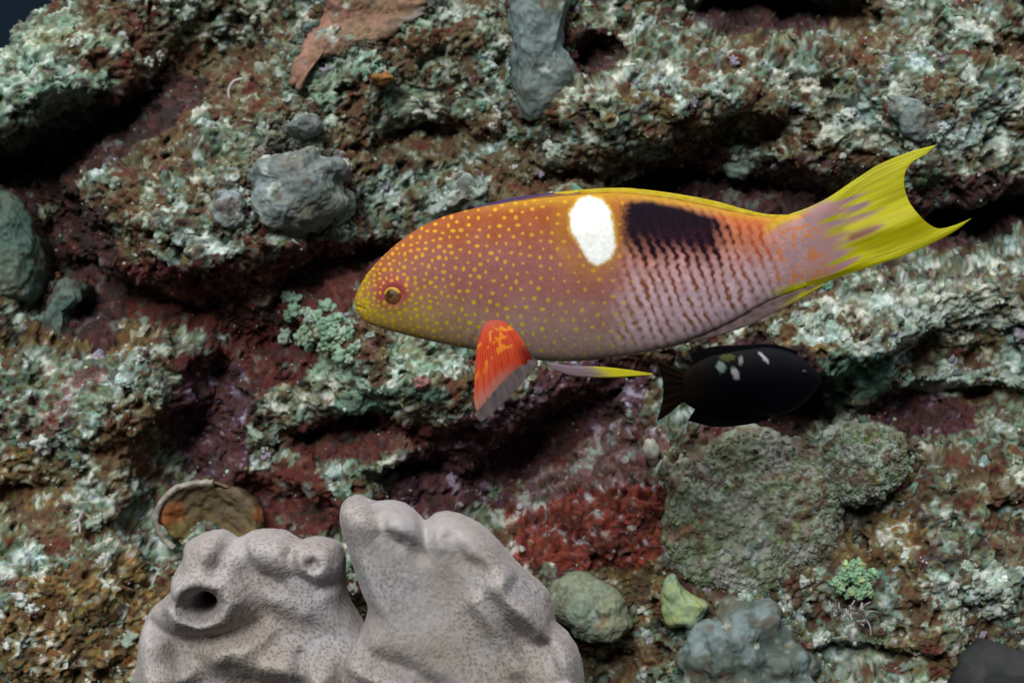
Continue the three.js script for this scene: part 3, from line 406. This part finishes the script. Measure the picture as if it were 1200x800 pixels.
{
  const r = rng(5), br = []; for (let i = 0; i < 26; i++) { const u = 972 + 46 * r(), v = 722 - 8 * r() + (i > 20 ? 10 : 0), a = -1.57 + 4.6 * (r() - .5), l = 5 + 9 * r(); br.push([[u, v + 4, -0.006], [u + Math.cos(a) * l * .5, v + Math.sin(a) * l * .5, 0.004], [u + Math.cos(a + .4) * l, v + Math.sin(a + .4) * l, 0.01 * r()]]); } br.push([[1016, 726, 0], [1020, 734, .004], [1021, 744, .004]]);
  strand('hydroid', 'feathery lilac-white hydroid tuft under the green knobbly ball', 'hydroid', br, 0.00045, [.42, .38, .42], wallZ(1000, 720), 0.016);
  strand('worm_tube', 'thin white curled worm tube above the rounded grey coral', 'worm tube', [[[268, 116], [268, 104], [274, 95], [284, 92]]], 0.0011, [.5, .48, .47], wallZ(275, 105), 0.012);
  strand('worm_tube', 'thin white forked worm tube on the crust beside the cup coral', 'worm tube', [[[96, 600], [91, 609], [84, 612]], [[91, 609], [93, 617], [93, 624]]], 0.001, [.48, .45, .45], wallZ(90, 610), 0.012);
}

// ───────────────────────── the spotted wrasse ─────────────────────────
const ZF = 0.30, sF = K * (D - ZF), UC = 720, VC = 320;
const L = (u, v, z = 0) => [(u - UC) * sF, (VC - v) * sF, z * sF];       // fish pixel frame to metres on the fish
function coons(top, bot, left, right, ns, nt, zf, thick, colour) {            // top/bot run from left to right; left/right run from top to bottom
  const cv = (p) => new THREE.CatmullRomCurve3(p.map(([u, v]) => new THREE.Vector3(u, v, 0)), false, 'centripetal'), T = cv(top), B = cv(bot), Lc = cv(left), Rc = cv(right), pos = [], col = [], idx = [];
  for (let side = 0; side < 2; side++) for (let j = 0; j <= nt; j++) for (let i = 0; i <= ns; i++) {
    const s = i / ns, t = j / nt, a = T.getPointAt(s), b = B.getPointAt(s), c = Lc.getPointAt(t), d = Rc.getPointAt(t), q = (x) => (1 - t) * a[x] + t * b[x] + (1 - s) * c[x] + s * d[x] - ((1 - s) * (1 - t) * T.getPointAt(0)[x] + s * (1 - t) * T.getPointAt(1)[x] + (1 - s) * t * B.getPointAt(0)[x] + s * t * B.getPointAt(1)[x]);
    const u = q('x'), v = q('y'), th = thick(s, t) * Math.sqrt(Math.max(0.02, Math.min(1, 12 * Math.min(s + 0.2, 1 - s, t, 1 - t)))); pos.push(...L(u, v, zf(s, t, u, v) + (side ? -th : th))); col.push(...colour(s, t, u, v));
  }
  const n = (ns + 1) * (nt + 1), at = (i, j, k) => k * n + j * (ns + 1) + i;
  for (let j = 0; j < nt; j++) for (let i = 0; i < ns; i++) { idx.push(at(i, j, 0), at(i, j + 1, 0), at(i + 1, j + 1, 0), at(i, j, 0), at(i + 1, j + 1, 0), at(i + 1, j, 0), at(i, j, 1), at(i + 1, j + 1, 1), at(i, j + 1, 1), at(i, j, 1), at(i + 1, j, 1), at(i + 1, j + 1, 1)); }
  const rimq = (a, b, c, d) => idx.push(a, b, c, a, c, d);
  for (let i = 0; i < ns; i++) { rimq(at(i, 0, 0), at(i + 1, 0, 0), at(i + 1, 0, 1), at(i, 0, 1)); rimq(at(i, nt, 0), at(i, nt, 1), at(i + 1, nt, 1), at(i + 1, nt, 0)); }
  for (let j = 0; j < nt; j++) { rimq(at(0, j, 0), at(0, j, 1), at(0, j + 1, 1), at(0, j + 1, 0)); rimq(at(ns, j, 0), at(ns, j + 1, 0), at(ns, j + 1, 1), at(ns, j, 1)); }
  return geo(pos, idx, col);
}
{
  const fish = add(new THREE.Group(), 'spotted_wrasse'); tag(fish, 'large orange-pink fish with yellow spots, white flank patch and yellow tail', 'fish'); fish.position.set(...P(UC, VC, ZF));
  // stations: u, upper profile, lower profile, half width
  const ST = [[415.5, 353, 356, 1], [417, 345, 363, 6], [421, 336, 370, 10], [428, 324, 376.5, 15], [438, 311, 381.5, 20], [452, 297, 386, 25], [470, 281.5, 391, 30], [492, 266.5, 396.5, 34], [518, 254.5, 402.5, 38], [550, 245.5, 409, 41], [590, 238, 416, 43], [635, 232, 422.5, 44], [680, 228, 423, 43], [725, 226.5, 418, 41], [770, 231, 409.5, 37], [815, 238.5, 396, 32], [860, 248, 376, 26], [900, 254, 354, 20], [928, 252, 343, 15.5], [944, 251, 337, 11], [956, 254, 328, 6], [965, 262, 318, 3], [970, 272, 308, 1]];
  const cs = [1, 2, 3].map((q) => new THREE.CatmullRomCurve3(ST.map((s) => new THREE.Vector3(s[0], s[q], 0)), false, 'centripetal'));
  const NS = 300, NA = 112, pos = [], uv = [], idx = [], row = [];
  for (let i = 0; i <= NS; i++) { const t = i / NS, a = cs[0].getPoint(t), b = cs[1].getPoint(t), w = cs[2].getPoint(t).y; row.push({ u: (a.x + b.x) / 2, top: a.y, bot: b.y, w }); }
  function around(r, ang) { // ang 0 = back, pi = belly; side +
    const c = Math.cos(ang), s = Math.sin(ang), mid = (r.top + r.bot) / 2, hh = (r.bot - r.top) / 2, v = mid - hh * c * (1 - 0.04 * s * s); let z = r.w * Math.sign(s) * Math.pow(Math.abs(s), 0.9) * (1 + 0.06 * c);
    return [r.u, v, z];
  }
  function faceRelief(u, v) { // gill cover edge, jaw, cheek
    let d = 0; const gx = 560 - 0.012 * Math.pow(v - 360, 2) * 0.12 + (v > 385 ? (v - 385) * -0.35 : 0); d += sstep(335, 385, v) * sstep(416, 408, v) * (1.3 * sstep(gx - 14, gx, u) * sstep(gx + 2.5, gx, u) - 3.2 * Math.exp(-Math.pow((u - gx - 3) / 2.2, 2)));
    const mx = Math.max(0, 1 - (u - 415) / 17); if (u < 433) d -= 2.0 * Math.exp(-Math.pow((v - (358 + (u - 415) * 0.30)) / 1.5, 2)) * Math.min(1, mx * 3);
    const e = Math.hypot(u - 463, v - 346); d += 2.0 * Math.exp(-Math.pow((e - 14) / 5, 2)) - 2.2 * Math.exp(-e * e / 60); return d;
  }
  for (let i = 0; i <= NS; i++) for (let j = 0; j <= NA; j++) { const [u, v, z] = around(row[i], j / NA * 2 * Math.PI), k = Math.abs(Math.sin(j / NA * 2 * Math.PI)); pos.push(...L(u, v, z + Math.sign(z) * faceRelief(u, v) * k)); uv.push(i / NS, j / NA); }
  for (let i = 0; i < NS; i++) for (let j = 0; j < NA; j++) { const a = i * (NA + 1) + j, b = a + 1, c = a + NA + 1, d = c + 1; idx.push(a, c, d, a, d, b); }
  for (const e of [0, NS]) { const m = pos.length / 3, r = row[e]; pos.push(...L(r.u + (e ? 1 : -0.6), (r.top + r.bot) / 2, 0)); uv.push(e / NS, 0); for (let j = 0; j < NA; j++) { const a = e * (NA + 1) + j; e ? idx.push(a, m, a + 1) : idx.push(a, a + 1, m); } }
  const g = geo(pos, idx, null, uv); { // weld the seam's normals
    const N = g.attributes.normal; for (let i = 0; i <= NS; i++) { const a = i * (NA + 1), b = a + NA, x = N.getX(a) + N.getX(b), y = N.getY(a) + N.getY(b), z = N.getZ(a) + N.getZ(b), l = Math.hypot(x, y, z) || 1; N.setXYZ(a, x / l, y / l, z / l); N.setXYZ(b, x / l, y / l, z / l); } }
  // skin: dye only
  const R = rng(3), spots = []; // spots spread with a spacing that opens from the snout backwards
  for (let t = 0; t < 90000 && spots.length < 2000; t++) {
    const u = 414 + 400 * R(), v = 225 + 200 * R(), gap = u < 470 ? mix(4.3, 6.1, (u - 414) / 56) : u < 560 ? mix(6.1, 8.2, (u - 470) / 90) : mix(8.2, 11.0, clamp((u - 560) / 140));
    if (spots.some((s) => { const dx = (s.u - u) * 0.86, dy = s.v - v; return dx * dx + dy * dy < gap * gap; })) continue;
    if (Math.hypot(u - 463, v - 345) < 15) continue;
    spots.push({ u, v, r: (u < 470 ? 1.95 : 2.05) * (0.65 + 0.6 * R()), e: 0.8 + 0.45 * R(), k: R() });
  }
  const cell = new Map(); spots.forEach((s) => { for (let a = -1; a <= 1; a++) for (let b = -1; b <= 1; b++) { const k = (Math.floor(s.u / 8) + a) * 1000 + Math.floor(s.v / 8) + b; if (!cell.has(k)) cell.set(k, []); cell.get(k).push(s); } });
  function scaleAt(u, v) { // lattice of scales on the hind body
    const x = u - 0.40 * (v - 300) + 3 * noise(u * 0.02, v * 0.02, 1), rowf = v / 9.2, j = Math.floor(rowf), fy = rowf - j, off = (j & 1) * 4.5, px = (x + off + 3 * Math.abs(fy - 0.5)) / 13.2, i = Math.floor(px), fx = px - i;
    return { fx, fy, h: hash(i, j, 7), bar: Math.exp(-Math.pow((((x + 0.8 * Math.sin(rowf * 2 * Math.PI) + 3.2 * noise(u * 0.045, v * 0.06, 4) + 1.2 * noise(u * 0.2, v * 0.2, 4)) / 12.6) % 1 + 1) % 1 - 0.5, 2) / 0.05) * clamp(0.78 + 0.45 * noise(u * 0.11, v * 0.13, 9) + 0.16 * Math.cos(rowf * 2 * Math.PI)) };
  }
  const hx = srgb;
  function tailDye(u, v) { // along and across the tail's rays
    const du = u - 925, dv = v - 296, a = du * 0.925 - dv * 0.38, w = du * 0.38 + dv * 0.925, sp = noise(a * 0.02, w * 0.16, 8), st = noise(a * 0.03, w * 0.5, 3), half = 44 + a * 0.14;
    let c = mix3(hx(186, 178, 2), hx(206, 202, 14), clamp(0.5 + 0.7 * st)); c = mix3(c, hx(164, 156, 2), sstep(0.2, 0.6, -sp) * 0.5);
    const reach = 88 + 40 * sp + 14 * st - 0.020 * w * w; let l = mix3(hx(190, 142, 132), hx(166, 132, 140), clamp(0.5 + 0.6 * noise(u * 0.07, v * 0.07, 4))); l = mix3(l, hx(206, 124, 56), sstep(0.2, 0.5, noise(u * 0.21, v * 0.22, 6)) * sstep(70, 20, a) * 0.75);
    c = mix3(c, l, sstep(reach + 14, reach - 14, a) * sstep(half - 5, half - 16, -w) * sstep(half - 2, half - 10, w));
    c = mix3(c, hx(212, 204, 10), Math.exp(-Math.pow((w + 2 - a * 0.03) / 5, 2)) * sstep(62, 80, a)); c = mix3(c, hx(128, 70, 26), Math.exp(-Math.pow((w - 11 - 2 * st) / 5, 2)) * sstep(64, 76, a) * sstep(120, 92, a) * 0.85); return c;
  }
  const WP = [[678, 234], [690, 231], [703, 234], [713, 247], [717, 268], [719, 290], [713, 304], [699, 312], [689, 307], [677, 287], [668, 272], [667, 252]];
  function skin(u, v) {
    const n = fbm(u * 0.05, v * 0.05, 2, 3), n2 = noise(u * 0.35, v * 0.35, 5), r = row[clamp(Math.round(NS * bodyT(u)), 0, NS)], k = clamp((v - r.top) / Math.max(8, r.bot - r.top));   // 0 back, 1 belly
    let c = mix3(hx(158, 84, 46), hx(156, 98, 92), sstep(0.10, 0.42, k + 0.12 * n)); c = mix3(c, hx(156, 130, 120), sstep(0.5, 0.95, k + 0.12 * n));
    const head = sstep(560, 430, u + 20 * n); c = mix3(c, hx(176, 120, 84), head * 0.35);
    const yel = sstep(0.45, 0.9, k + 0.1 * n) * sstep(600, 440, u) + sstep(446, 418, u); c = mix3(c, hx(178, 146, 44), clamp(yel) * 0.68);
    // rosy ring round the eye, darker above
    const ed = Math.hypot((u - 461) * 0.95, v - 343); c = mix3(c, hx(165, 62, 70), sstep(24, 13, ed + 3 * n) * 0.75);
    // hind body: scales and bars
    const hind = sstep(700, 765, u + 20 * n), end = sstep(985, 900, u + 0.3 * (v - 290));
    if (hind > 0) {
      const s = scaleAt(u, v), low = sstep(0.2, 0.75, k + 0.1 * n);
      let pale = mix3(hx(190, 118, 88), hx(200, 170, 180), low), bar = mix3(hx(170, 66, 22), hx(124, 74, 46), low); bar = mix3(bar, hx(104, 92, 60), sstep(0.8, 1, k)); bar = mix3(bar, hx(72, 26, 26), sstep(345, 295, v) * sstep(715, 735, u) * sstep(875, 840, u) * 0.8);
      pale = pale.map((q) => q * (0.86 + 0.28 * s.h)); const strip = clamp(s.bar * (0.75 + 0.7 * s.h)) * end * mix(1, 0.55, sstep(0.86, 1, k));
      let q = mix3(pale, bar, strip * 0.95);
      q = mix3(q, hx(196, 104, 52), sstep(0.24, 0.02, k) * sstep(820, 860, u) * sstep(960, 900, u) * 0.8);
      if (u > 880) q = mix3(q, tailDye(u, v), sstep(885, 930, u + 14 * n));
      c = mix3(c, q, hind);
    }
    // yellow veil round the white patch and along the back
    c = mix3(c, hx(180, 122, 40), 0.5 * Math.exp(-Math.pow((Math.hypot((u - 690) / 40, (v - 270) / 56) - 0.85) / 0.28, 2)) * (u > 645 ? 1 : 0.5));
    c = mix3(c, hx(196, 150, 40), sstep(0.09, 0.0, k) * sstep(520, 640, u) * 0.8);
    // black saddle
    const sb = scaleAt(u, v), by = sb.bar, top = r.top + 7, sx = sstep(716, 736, u + 7 * n + 3 * n2 - 0.009 * Math.pow(v - 266, 2)) * sstep(mix(862, 880, by), mix(828, 852, by), u + 0.25 * (v - 262) + 8 * n), bl = sx * sstep(top - 3, top + 6, v + 4 * n - 0.0016 * Math.pow(u - 776, 2)) * sstep(mix(314, 338, by), mix(276, 296, by), v - (u - 786) * 0.10 + 10 * n);
    c = mix3(c, mix3(hx(20, 8, 22), hx(66, 26, 40), clamp(0.7 - by * 0.8 + 0.3 * n2) * sstep(250, 300, v)), bl);
    // spots
    const fade = sstep(775, 715, u) * (1 - bl); if (fade > 0) for (const s of cell.get(Math.floor(u / 8) * 1000 + Math.floor(v / 8)) ?? []) { const d = Math.hypot((u - s.u) / s.e, (v - s.v) * s.e) + 0.5 * n2; c = mix3(c, mix3(hx(226, 168, 40), hx(206, 178, 10), clamp(sstep(0.35, 0.75, k) + sstep(450, 425, u))), sstep(s.r + 1.0, s.r - 1.0, d) * (0.78 + 0.22 * s.k) * fade * mix(1, 0.65, sstep(560, 700, u))); }
    // white patch
    let wd = 1e9, win = false; for (let i = 0; i < WP.length; i++) { const [ax, ay] = WP[i], [ex, ey] = WP[(i + 1) % WP.length], bx2 = ex - ax, by2 = ey - ay, t = clamp(((u - ax) * bx2 + (v - ay) * by2) / (bx2 * bx2 + by2 * by2)); wd = Math.min(wd, Math.hypot(u - ax - bx2 * t, v - ay - by2 * t)); if ((ay > v) !== (ey > v) && u < (ex - ax) * (v - ay) / (ey - ay) + ax) win = !win; }
    if (win) wd = -wd; c = mix3(c, hx(214, 180, 60), sstep(6, 0, wd + 2 * n) * 0.55); c = mix3(c, [.95, .95, .90], sstep(2.5, -2.5, wd + 1.5 * n2));
    // lower cheek line and base grain
    const m = 0.96 + 0.10 * n2 + 0.08 * n; return c.map((q) => clamp(q * m));
  }
  const us = row.map((r) => r.u); function bodyT(u) { let lo = 0, hi = NS; while (hi - lo > 1) { const m = (lo + hi) >> 1; us[m] < u ? lo = m : hi = m; } return clamp((lo + (u - us[lo]) / Math.max(1e-6, us[hi] - us[lo])) / NS); }
  const TW = 1536, TH = 768, tex = new Uint8Array(TW * TH * 4), bump = new Uint8Array(TW * TH * 4), enc = (c) => Math.round(255 * (c <= 0.0031308 ? 12.92 * c : 1.055 * Math.pow(c, 1 / 2.4) - 0.055));
  for (let j = 0; j < TH; j++) for (let i = 0; i < TW; i++) {
    const fi = i / (TW - 1) * NS, a = Math.min(NS - 1, Math.floor(fi)), t = fi - a, A = row[a], B = row[a + 1], r = { u: mix(A.u, B.u, t), top: mix(A.top, B.top, t), bot: mix(A.bot, B.bot, t), w: mix(A.w, B.w, t) };
    const [u, v] = around(r, (j + 0.5) / TH * 2 * Math.PI), c = skin(u, v), k = (j * TW + i) * 4; tex[k] = enc(c[0]); tex[k + 1] = enc(c[1]); tex[k + 2] = enc(c[2]); tex[k + 3] = 255;
    const s = scaleAt(u, v), sc = u > 575 ? sstep(575, 680, u) : 0, h = 128 + sc * (70 * (s.fx - 0.4) * (1 - 1.2 * Math.pow(s.fy - 0.5, 2)) + 20 * (0.5 - Math.abs(s.fy - 0.5))) + 14 * noise(u * 0.9, v * 0.9, 3); bump[k] = bump[k + 1] = bump[k + 2] = clamp(h, 0, 255); bump[k + 3] = 255;
  }
  const mk = (d, cs) => { const t = new THREE.DataTexture(d, TW, TH); if (cs) t.colorSpace = THREE.SRGBColorSpace; t.magFilter = THREE.LinearFilter; t.minFilter = THREE.LinearMipmapLinearFilter; t.generateMipmaps = true; t.needsUpdate = true; return t; };
  const bodyMat = new THREE.MeshPhysicalMaterial({ map: mk(tex, true), bumpMap: mk(bump), bumpScale: 0.0005, roughness: 0.55, specularIntensity: 0.12 });
  add(new THREE.Mesh(g, bodyMat), 'body', fish);
  // fins
  const finMat = new THREE.MeshPhysicalMaterial({ vertexColors: true, roughness: 0.55, specularIntensity: 0.4, side: THREE.DoubleSide, transmission: 0.25, thickness: 0 }), rays = (t, n, a) => a * Math.sin(t * n * 2 * Math.PI);
  add(new THREE.Mesh(coons([[925, 251], [945, 244], [970, 232], [1000, 212], [1030, 193], [1058, 181], [1080, 174], [1097, 170]], [[945, 338], [975, 328], [1000, 319], [1030, 309], [1060, 299], [1090, 286], [1118, 271], [1137.5, 256]], [[925, 251], [934, 280], [940, 310], [945, 338]], [[1097, 170], [1086, 180], [1068, 191], [1061, 201], [1059, 215], [1064, 235], [1074, 251], [1086, 262], [1099, 268], [1118, 264], [1137.5, 256]], 90, 110, (s, t) => rays(t, 15, 0.12) * sstep(0.2, 0.5, s) + 6 * Math.sin(s * 2.2) * (t - 0.5) + 5 * s * s + 5 * Math.exp(-Math.pow((t - 0.6) / 0.08, 2)) * sstep(0.3, 0.6, s), (s, t) => mix(10.5 * 2 * Math.sqrt(clamp(t * (1 - t))), 1.1, sstep(0.10, 0.55, s)), (s, t, u, v) => tailDye(u, v)), finMat), 'tail_fin', fish);
  add(new THREE.Mesh(coons([[555, 243], [600, 232], [640, 226.5], [690, 221.5], [730, 220], [765, 223], [805, 229], [840, 236], [872, 245], [900, 251], [928, 251.5]], [[555, 246], [600, 239], [640, 234], [690, 230], [730, 230], [765, 234], [805, 240], [840, 248], [872, 254], [900, 257], [928, 254]], [[555, 243], [555, 246]], [[928, 251.5], [928, 254]], 150, 10, (s, t) => rays(s, 13, 0.8) + 1.5 * Math.sin(s * 9), (s, t) => mix(1.6, 5, t), (s, t, u, v) => { const m = 0.92 + 0.2 * noise(u * 0.2, v * 0.6, 4); const c = u < 640 + 40 * clamp(0.5 + noise(u * .09, v * .35, 7)) ? mix3(hx(72, 46, 104), hx(150, 100, 52), sstep(0.55, 0.9, t + sstep(560, 680, u + 14 * noise(u * .06, v * .2, 2)) * 0.5)) : mix3(hx(214, 190, 16), hx(176, 110, 36), sstep(0.40, 0.75, t)); return c.map((q) => q * m); }), finMat), 'dorsal_fin', fish);
  add(new THREE.Mesh(coons([[755, 404], [790, 396], [830, 383], [870, 366], [905, 350], [940, 338], [966, 331]], [[755, 413], [790, 405.5], [830, 396], [870, 384], [905, 368], [940, 349], [967, 333]], [[755, 404], [755, 413]], [[966, 331], [967, 333]], 90, 12, (s, t) => rays(s, 12, 0.7) + 2 * t, (s, t) => mix(4, 1, t), (s, t, u, v) => mix3(mix3(hx(134, 108, 112), hx(112, 92, 86), clamp(0.5 + noise(u * .15, v * .3, 2))), hx(190, 180, 10), sstep(0.25, 0.8, t + 0.25 * noise(u * .1, v * .1, 3)) * sstep(905, 945, u))), finMat), 'anal_fin', fish);
  add(new THREE.Mesh(coons([[640, 424], [670, 428], [700, 429], [730, 432], [763, 437]], [[645, 432], [670, 440], [700, 442], [730, 441], [763, 438.5]], [[640, 424], [645, 432]], [[763, 437], [763, 438.5]], 60, 14, (s, t) => 28 + 4 * s + rays(t, 4, 0.12), (s, t) => 1.2, (s, t, u, v) => mix3(mix3(hx(150, 124, 138), hx(122, 96, 96), t), hx(206, 196, 14), sstep(0.35, 0.62, s - 0.12 * (t - 0.5) + 0.08 * noise(u * .1, v, 2)))), finMat), 'pelvic_fin', fish);
  const pz = (s, t, u, v) => 46 + 20 * Math.sin(s * 1.7) + rays(t, 8, 0.9) * sstep(0.1, 0.4, s) - 10 * t * s;
  const pec = add(new THREE.Group(), 'pectoral_fin', fish); pec.userData.label = 'red-orange pectoral fin with yellow flecks and a clear trailing edge';
  add(new THREE.Mesh(coons([[566, 382], [561, 400], [558, 425], [557, 450], [557, 470], [560, 480]], [[590, 376], [604, 388], [613, 400], [618, 410], [622, 417], [624, 421]], [[566, 382], [572, 377], [580, 375], [590, 376]], [[560, 480], [572, 468], [584, 452], [598, 438], [612, 428], [624, 421]], 60, 50, pz, (s, t) => mix(3, 0.8, s), (s, t, u, v) => {
    const f = noise(s * 16, t * 15, 4), st = noise(s * 1.5, t * 30, 6); let c = mix3(hx(206, 66, 26), hx(214, 92, 62), clamp(sstep(0.4, 0.95, s) * sstep(0.6, 0.2, t) + 0.3 * st)); c = mix3(c, hx(196, 104, 84), sstep(0.16, 0.02, s) * 0.5);
    c = mix3(c, hx(236, 140, 20), sstep(0.25, 0.5, f) * sstep(0.08, 0.2, s) * sstep(0.75, 0.5, s)); c = mix3(c, hx(120, 24, 10), sstep(0.80, 0.97, t + 0.05 * st) * sstep(0.45, 0.85, s)); return mix3(c, hx(196, 128, 112), sstep(0.78 + 0.1 * st, 0.98, s) * sstep(0.9, 0.5, t));
  }), finMat), 'fin_blade', pec);
  add(new THREE.Mesh(coons([[560, 476], [559, 482], [560, 488], [565, 492]], [[622, 416], [627, 420], [630, 424], [628, 430]], [[560, 476], [576, 460], [598, 438], [622, 416]], [[565, 492], [582, 478], [602, 458], [628, 430]], 24, 60, (s, t) => pz(1, t) + rays(t, 10, 0.15), (s, t) => 0.3, (s, t, u, v) => mix3(hx(168, 150, 148), hx(140, 132, 140), clamp(.5 + noise(t * 24, s, 2)))), new THREE.MeshPhysicalMaterial({ vertexColors: true, roughness: 0.6, transmission: 0.75, thickness: 0, specularIntensity: 0.2, side: THREE.DoubleSide })), 'fin_membrane', pec);
  // eyes, one on each side
  for (const sd of [1, -1]) {
    const e = add(new THREE.Group(), 'eye', fish); e.position.set(...L(463, 346, sd * 22)); e.scale.setScalar(1.3); e.rotation.y = sd > 0 ? -0.18 : Math.PI + 0.18; const q = sF;
    const bg = new THREE.SphereGeometry(10.5 * q, 40, 28), bp = bg.attributes.position, bc = []; for (let i = 0; i < bp.count; i++) { const x = bp.getX(i) / q, y = bp.getY(i) / q, r = Math.hypot(x, y), n = noise(x * .5, y * .5, 3), c = mix3(hx(118, 78, 44), hx(92, 58, 34), clamp(.5 + n)); bc.push(...(y > 2 && r > 4.4 ? mix3(c, hx(204, 160, 24), sstep(4.4, 5.4, r) * sstep(8.5, 7.0, r)) : c)); } bg.setAttribute('color', new THREE.Float32BufferAttribute(bc, 3)); bg.scale(1, 1, 0.62);
    add(new THREE.Mesh(bg, new THREE.MeshPhysicalMaterial({ vertexColors: true, roughness: 0.45, specularIntensity: 0.5 })), 'iris', e);
    const pg = new THREE.SphereGeometry(5 * q, 28, 18); pg.scale(0.95, 1, 0.5); const pm = add(new THREE.Mesh(pg, new THREE.MeshPhysicalMaterial({ color: new THREE.Color(.05, .03, .01), roughness: 0.35, specularIntensity: 0.5 })), 'pupil', e); pm.position.set(-1.5 * q, 0.4 * q, 4.3 * q);
    const tg = new THREE.TorusGeometry(5.3 * q, 0.9 * q, 10, 36, 2.6), tm = add(new THREE.Mesh(tg, new THREE.MeshStandardMaterial({ color: new THREE.Color(...hx(216, 172, 24)), roughness: 0.4 })), 'yellow_ring', e); tm.position.set(-1.5 * q, 0.4 * q, 5.0 * q); tm.rotation.z = 0.5;
  }
}
// ───────────────────────── the small black damselfish ─────────────────────────
{
  const zd = 0.15, s = K * (D - zd), U = 885, V = 452, f = add(new THREE.Group(), 'black_damselfish'); f.position.set(...P(U, V, zd)); tag(f, 'small black fish with murky brown tail beneath the spotted fish', 'fish');
  const Ld = (u, v, z = 0) => [(u - U) * s, (V - v) * s, z * s];
  const ST = [[800, 440, 470, 3], [812, 428, 478, 6], [830, 418, 483, 10], [850, 413, 486, 14], [875, 409, 488, 18], [900, 407, 488, 19], [922, 411, 484, 18], [940, 419, 474, 15], [953, 430, 461, 10], [960, 438, 452, 5], [962.5, 443, 448, 1]];
  const cs = [1, 2, 3].map((q) => new THREE.CatmullRomCurve3(ST.map((p) => new THREE.Vector3(p[0], p[q], 0)), false, 'centripetal')), pos = [], idx = [], col = [], NS = 110, NA = 72;
  for (let i = 0; i <= NS; i++) { const a = cs[0].getPoint(i / NS), b = cs[1].getPoint(i / NS), w = cs[2].getPoint(i / NS).y; for (let j = 0; j < NA; j++) { const g = j / NA * 2 * Math.PI, u = (a.x + b.x) / 2, v = (a.y + b.y) / 2 - (b.y - a.y) / 2 * Math.cos(g); pos.push(...Ld(u, v, w * Math.sin(g))); const n = fbm(u * .08, v * .08, 2, 3), k = sstep(800, 840, u + 12 * n); let c = mix3([.024, .013, .005], [.0055, .006, .011], k); 
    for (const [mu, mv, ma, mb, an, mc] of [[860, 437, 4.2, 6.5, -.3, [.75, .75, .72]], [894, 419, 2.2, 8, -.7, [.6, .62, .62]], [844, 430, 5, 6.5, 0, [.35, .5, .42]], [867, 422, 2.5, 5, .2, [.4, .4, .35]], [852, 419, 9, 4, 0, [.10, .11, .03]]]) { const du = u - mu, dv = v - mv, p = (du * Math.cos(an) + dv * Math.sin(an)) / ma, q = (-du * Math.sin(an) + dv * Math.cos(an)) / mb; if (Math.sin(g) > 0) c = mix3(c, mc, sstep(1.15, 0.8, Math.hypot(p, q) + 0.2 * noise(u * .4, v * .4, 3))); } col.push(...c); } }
  for (let i = 0; i < NS; i++) for (let j = 0; j < NA; j++) { const a = i * NA + j, b = i * NA + (j + 1) % NA, c = a + NA, d = b + NA; idx.push(a, d, c, a, b, d); }
  for (const e of [0, NS]) { const m = pos.length / 3; let x = 0, y = 0, z = 0; for (let j = 0; j < NA; j++) { x += pos[(e * NA + j) * 3] / NA; y += pos[(e * NA + j) * 3 + 1] / NA; } pos.push(x, y, 0); col.push(.01, .01, .012); for (let j = 0; j < NA; j++) { const a = e * NA + j, b = e * NA + (j + 1) % NA; e ? idx.push(a, b, m) : idx.push(a, m, b); } }
  const bm = new THREE.MeshPhysicalMaterial({ vertexColors: true, roughness: 0.6, specularIntensity: 0.2 });
  add(new THREE.Mesh(geo(pos, idx, col), bm), 'body', f);
  const UC0 = UC; function fin(name, top, bot, left, right, c, z = 0) { const g = coons(top, bot, left, right, 40, 24, (a, b) => z + 0.5 * Math.sin(b * 40), () => 0.8, (a, b, u, v) => c.map((q) => q * (0.85 + 0.4 * noise(u * .1, v * .4, 2)))); g.scale(s / sF, s / sF, s / sF); const [dx, dy] = [(UC0 - U) * s, (V - VC) * s]; g.translate(dx, dy, 0); add(new THREE.Mesh(g, new THREE.MeshPhysicalMaterial({ vertexColors: true, roughness: 0.7, specularIntensity: 0.2, side: THREE.DoubleSide, transmission: 0.15, thickness: 0 })), name, f); }
  fin('tail_fin', [[815, 440], [800, 436], [785, 428], [768, 420]], [[815, 468], [800, 472], [785, 484], [770, 494]], [[815, 440], [815, 468]], [[768, 420], [776, 442], [777, 465], [770, 494]], [.030, .016, .006]);
  fin('dorsal_fin', [[935, 411], [905, 403], [870, 404], [835, 406], [808, 414]], [[935, 420], [905, 412], [870, 415], [835, 422], [815, 432]], [[935, 411], [935, 420]], [[808, 414], [815, 432]], [.006, .006, .009]);
  fin('anal_fin', [[905, 484], [880, 484], [850, 482], [818, 474]], [[900, 492], [872, 498], [838, 500], [806, 493]], [[905, 484], [900, 492]], [[818, 474], [806, 493]], [.006, .005, .007]);
  const e = add(new THREE.Group(), 'eye', f); e.position.set(...Ld(941, 437, 13)); const eg = new THREE.SphereGeometry(4.2 * s, 24, 16); eg.scale(1, 1, 0.5); add(new THREE.Mesh(eg, new THREE.MeshPhysicalMaterial({ color: new THREE.Color(.014, .016, .03), roughness: 0.25 })), 'pupil', e);
}
renderer.render(scene, camera);
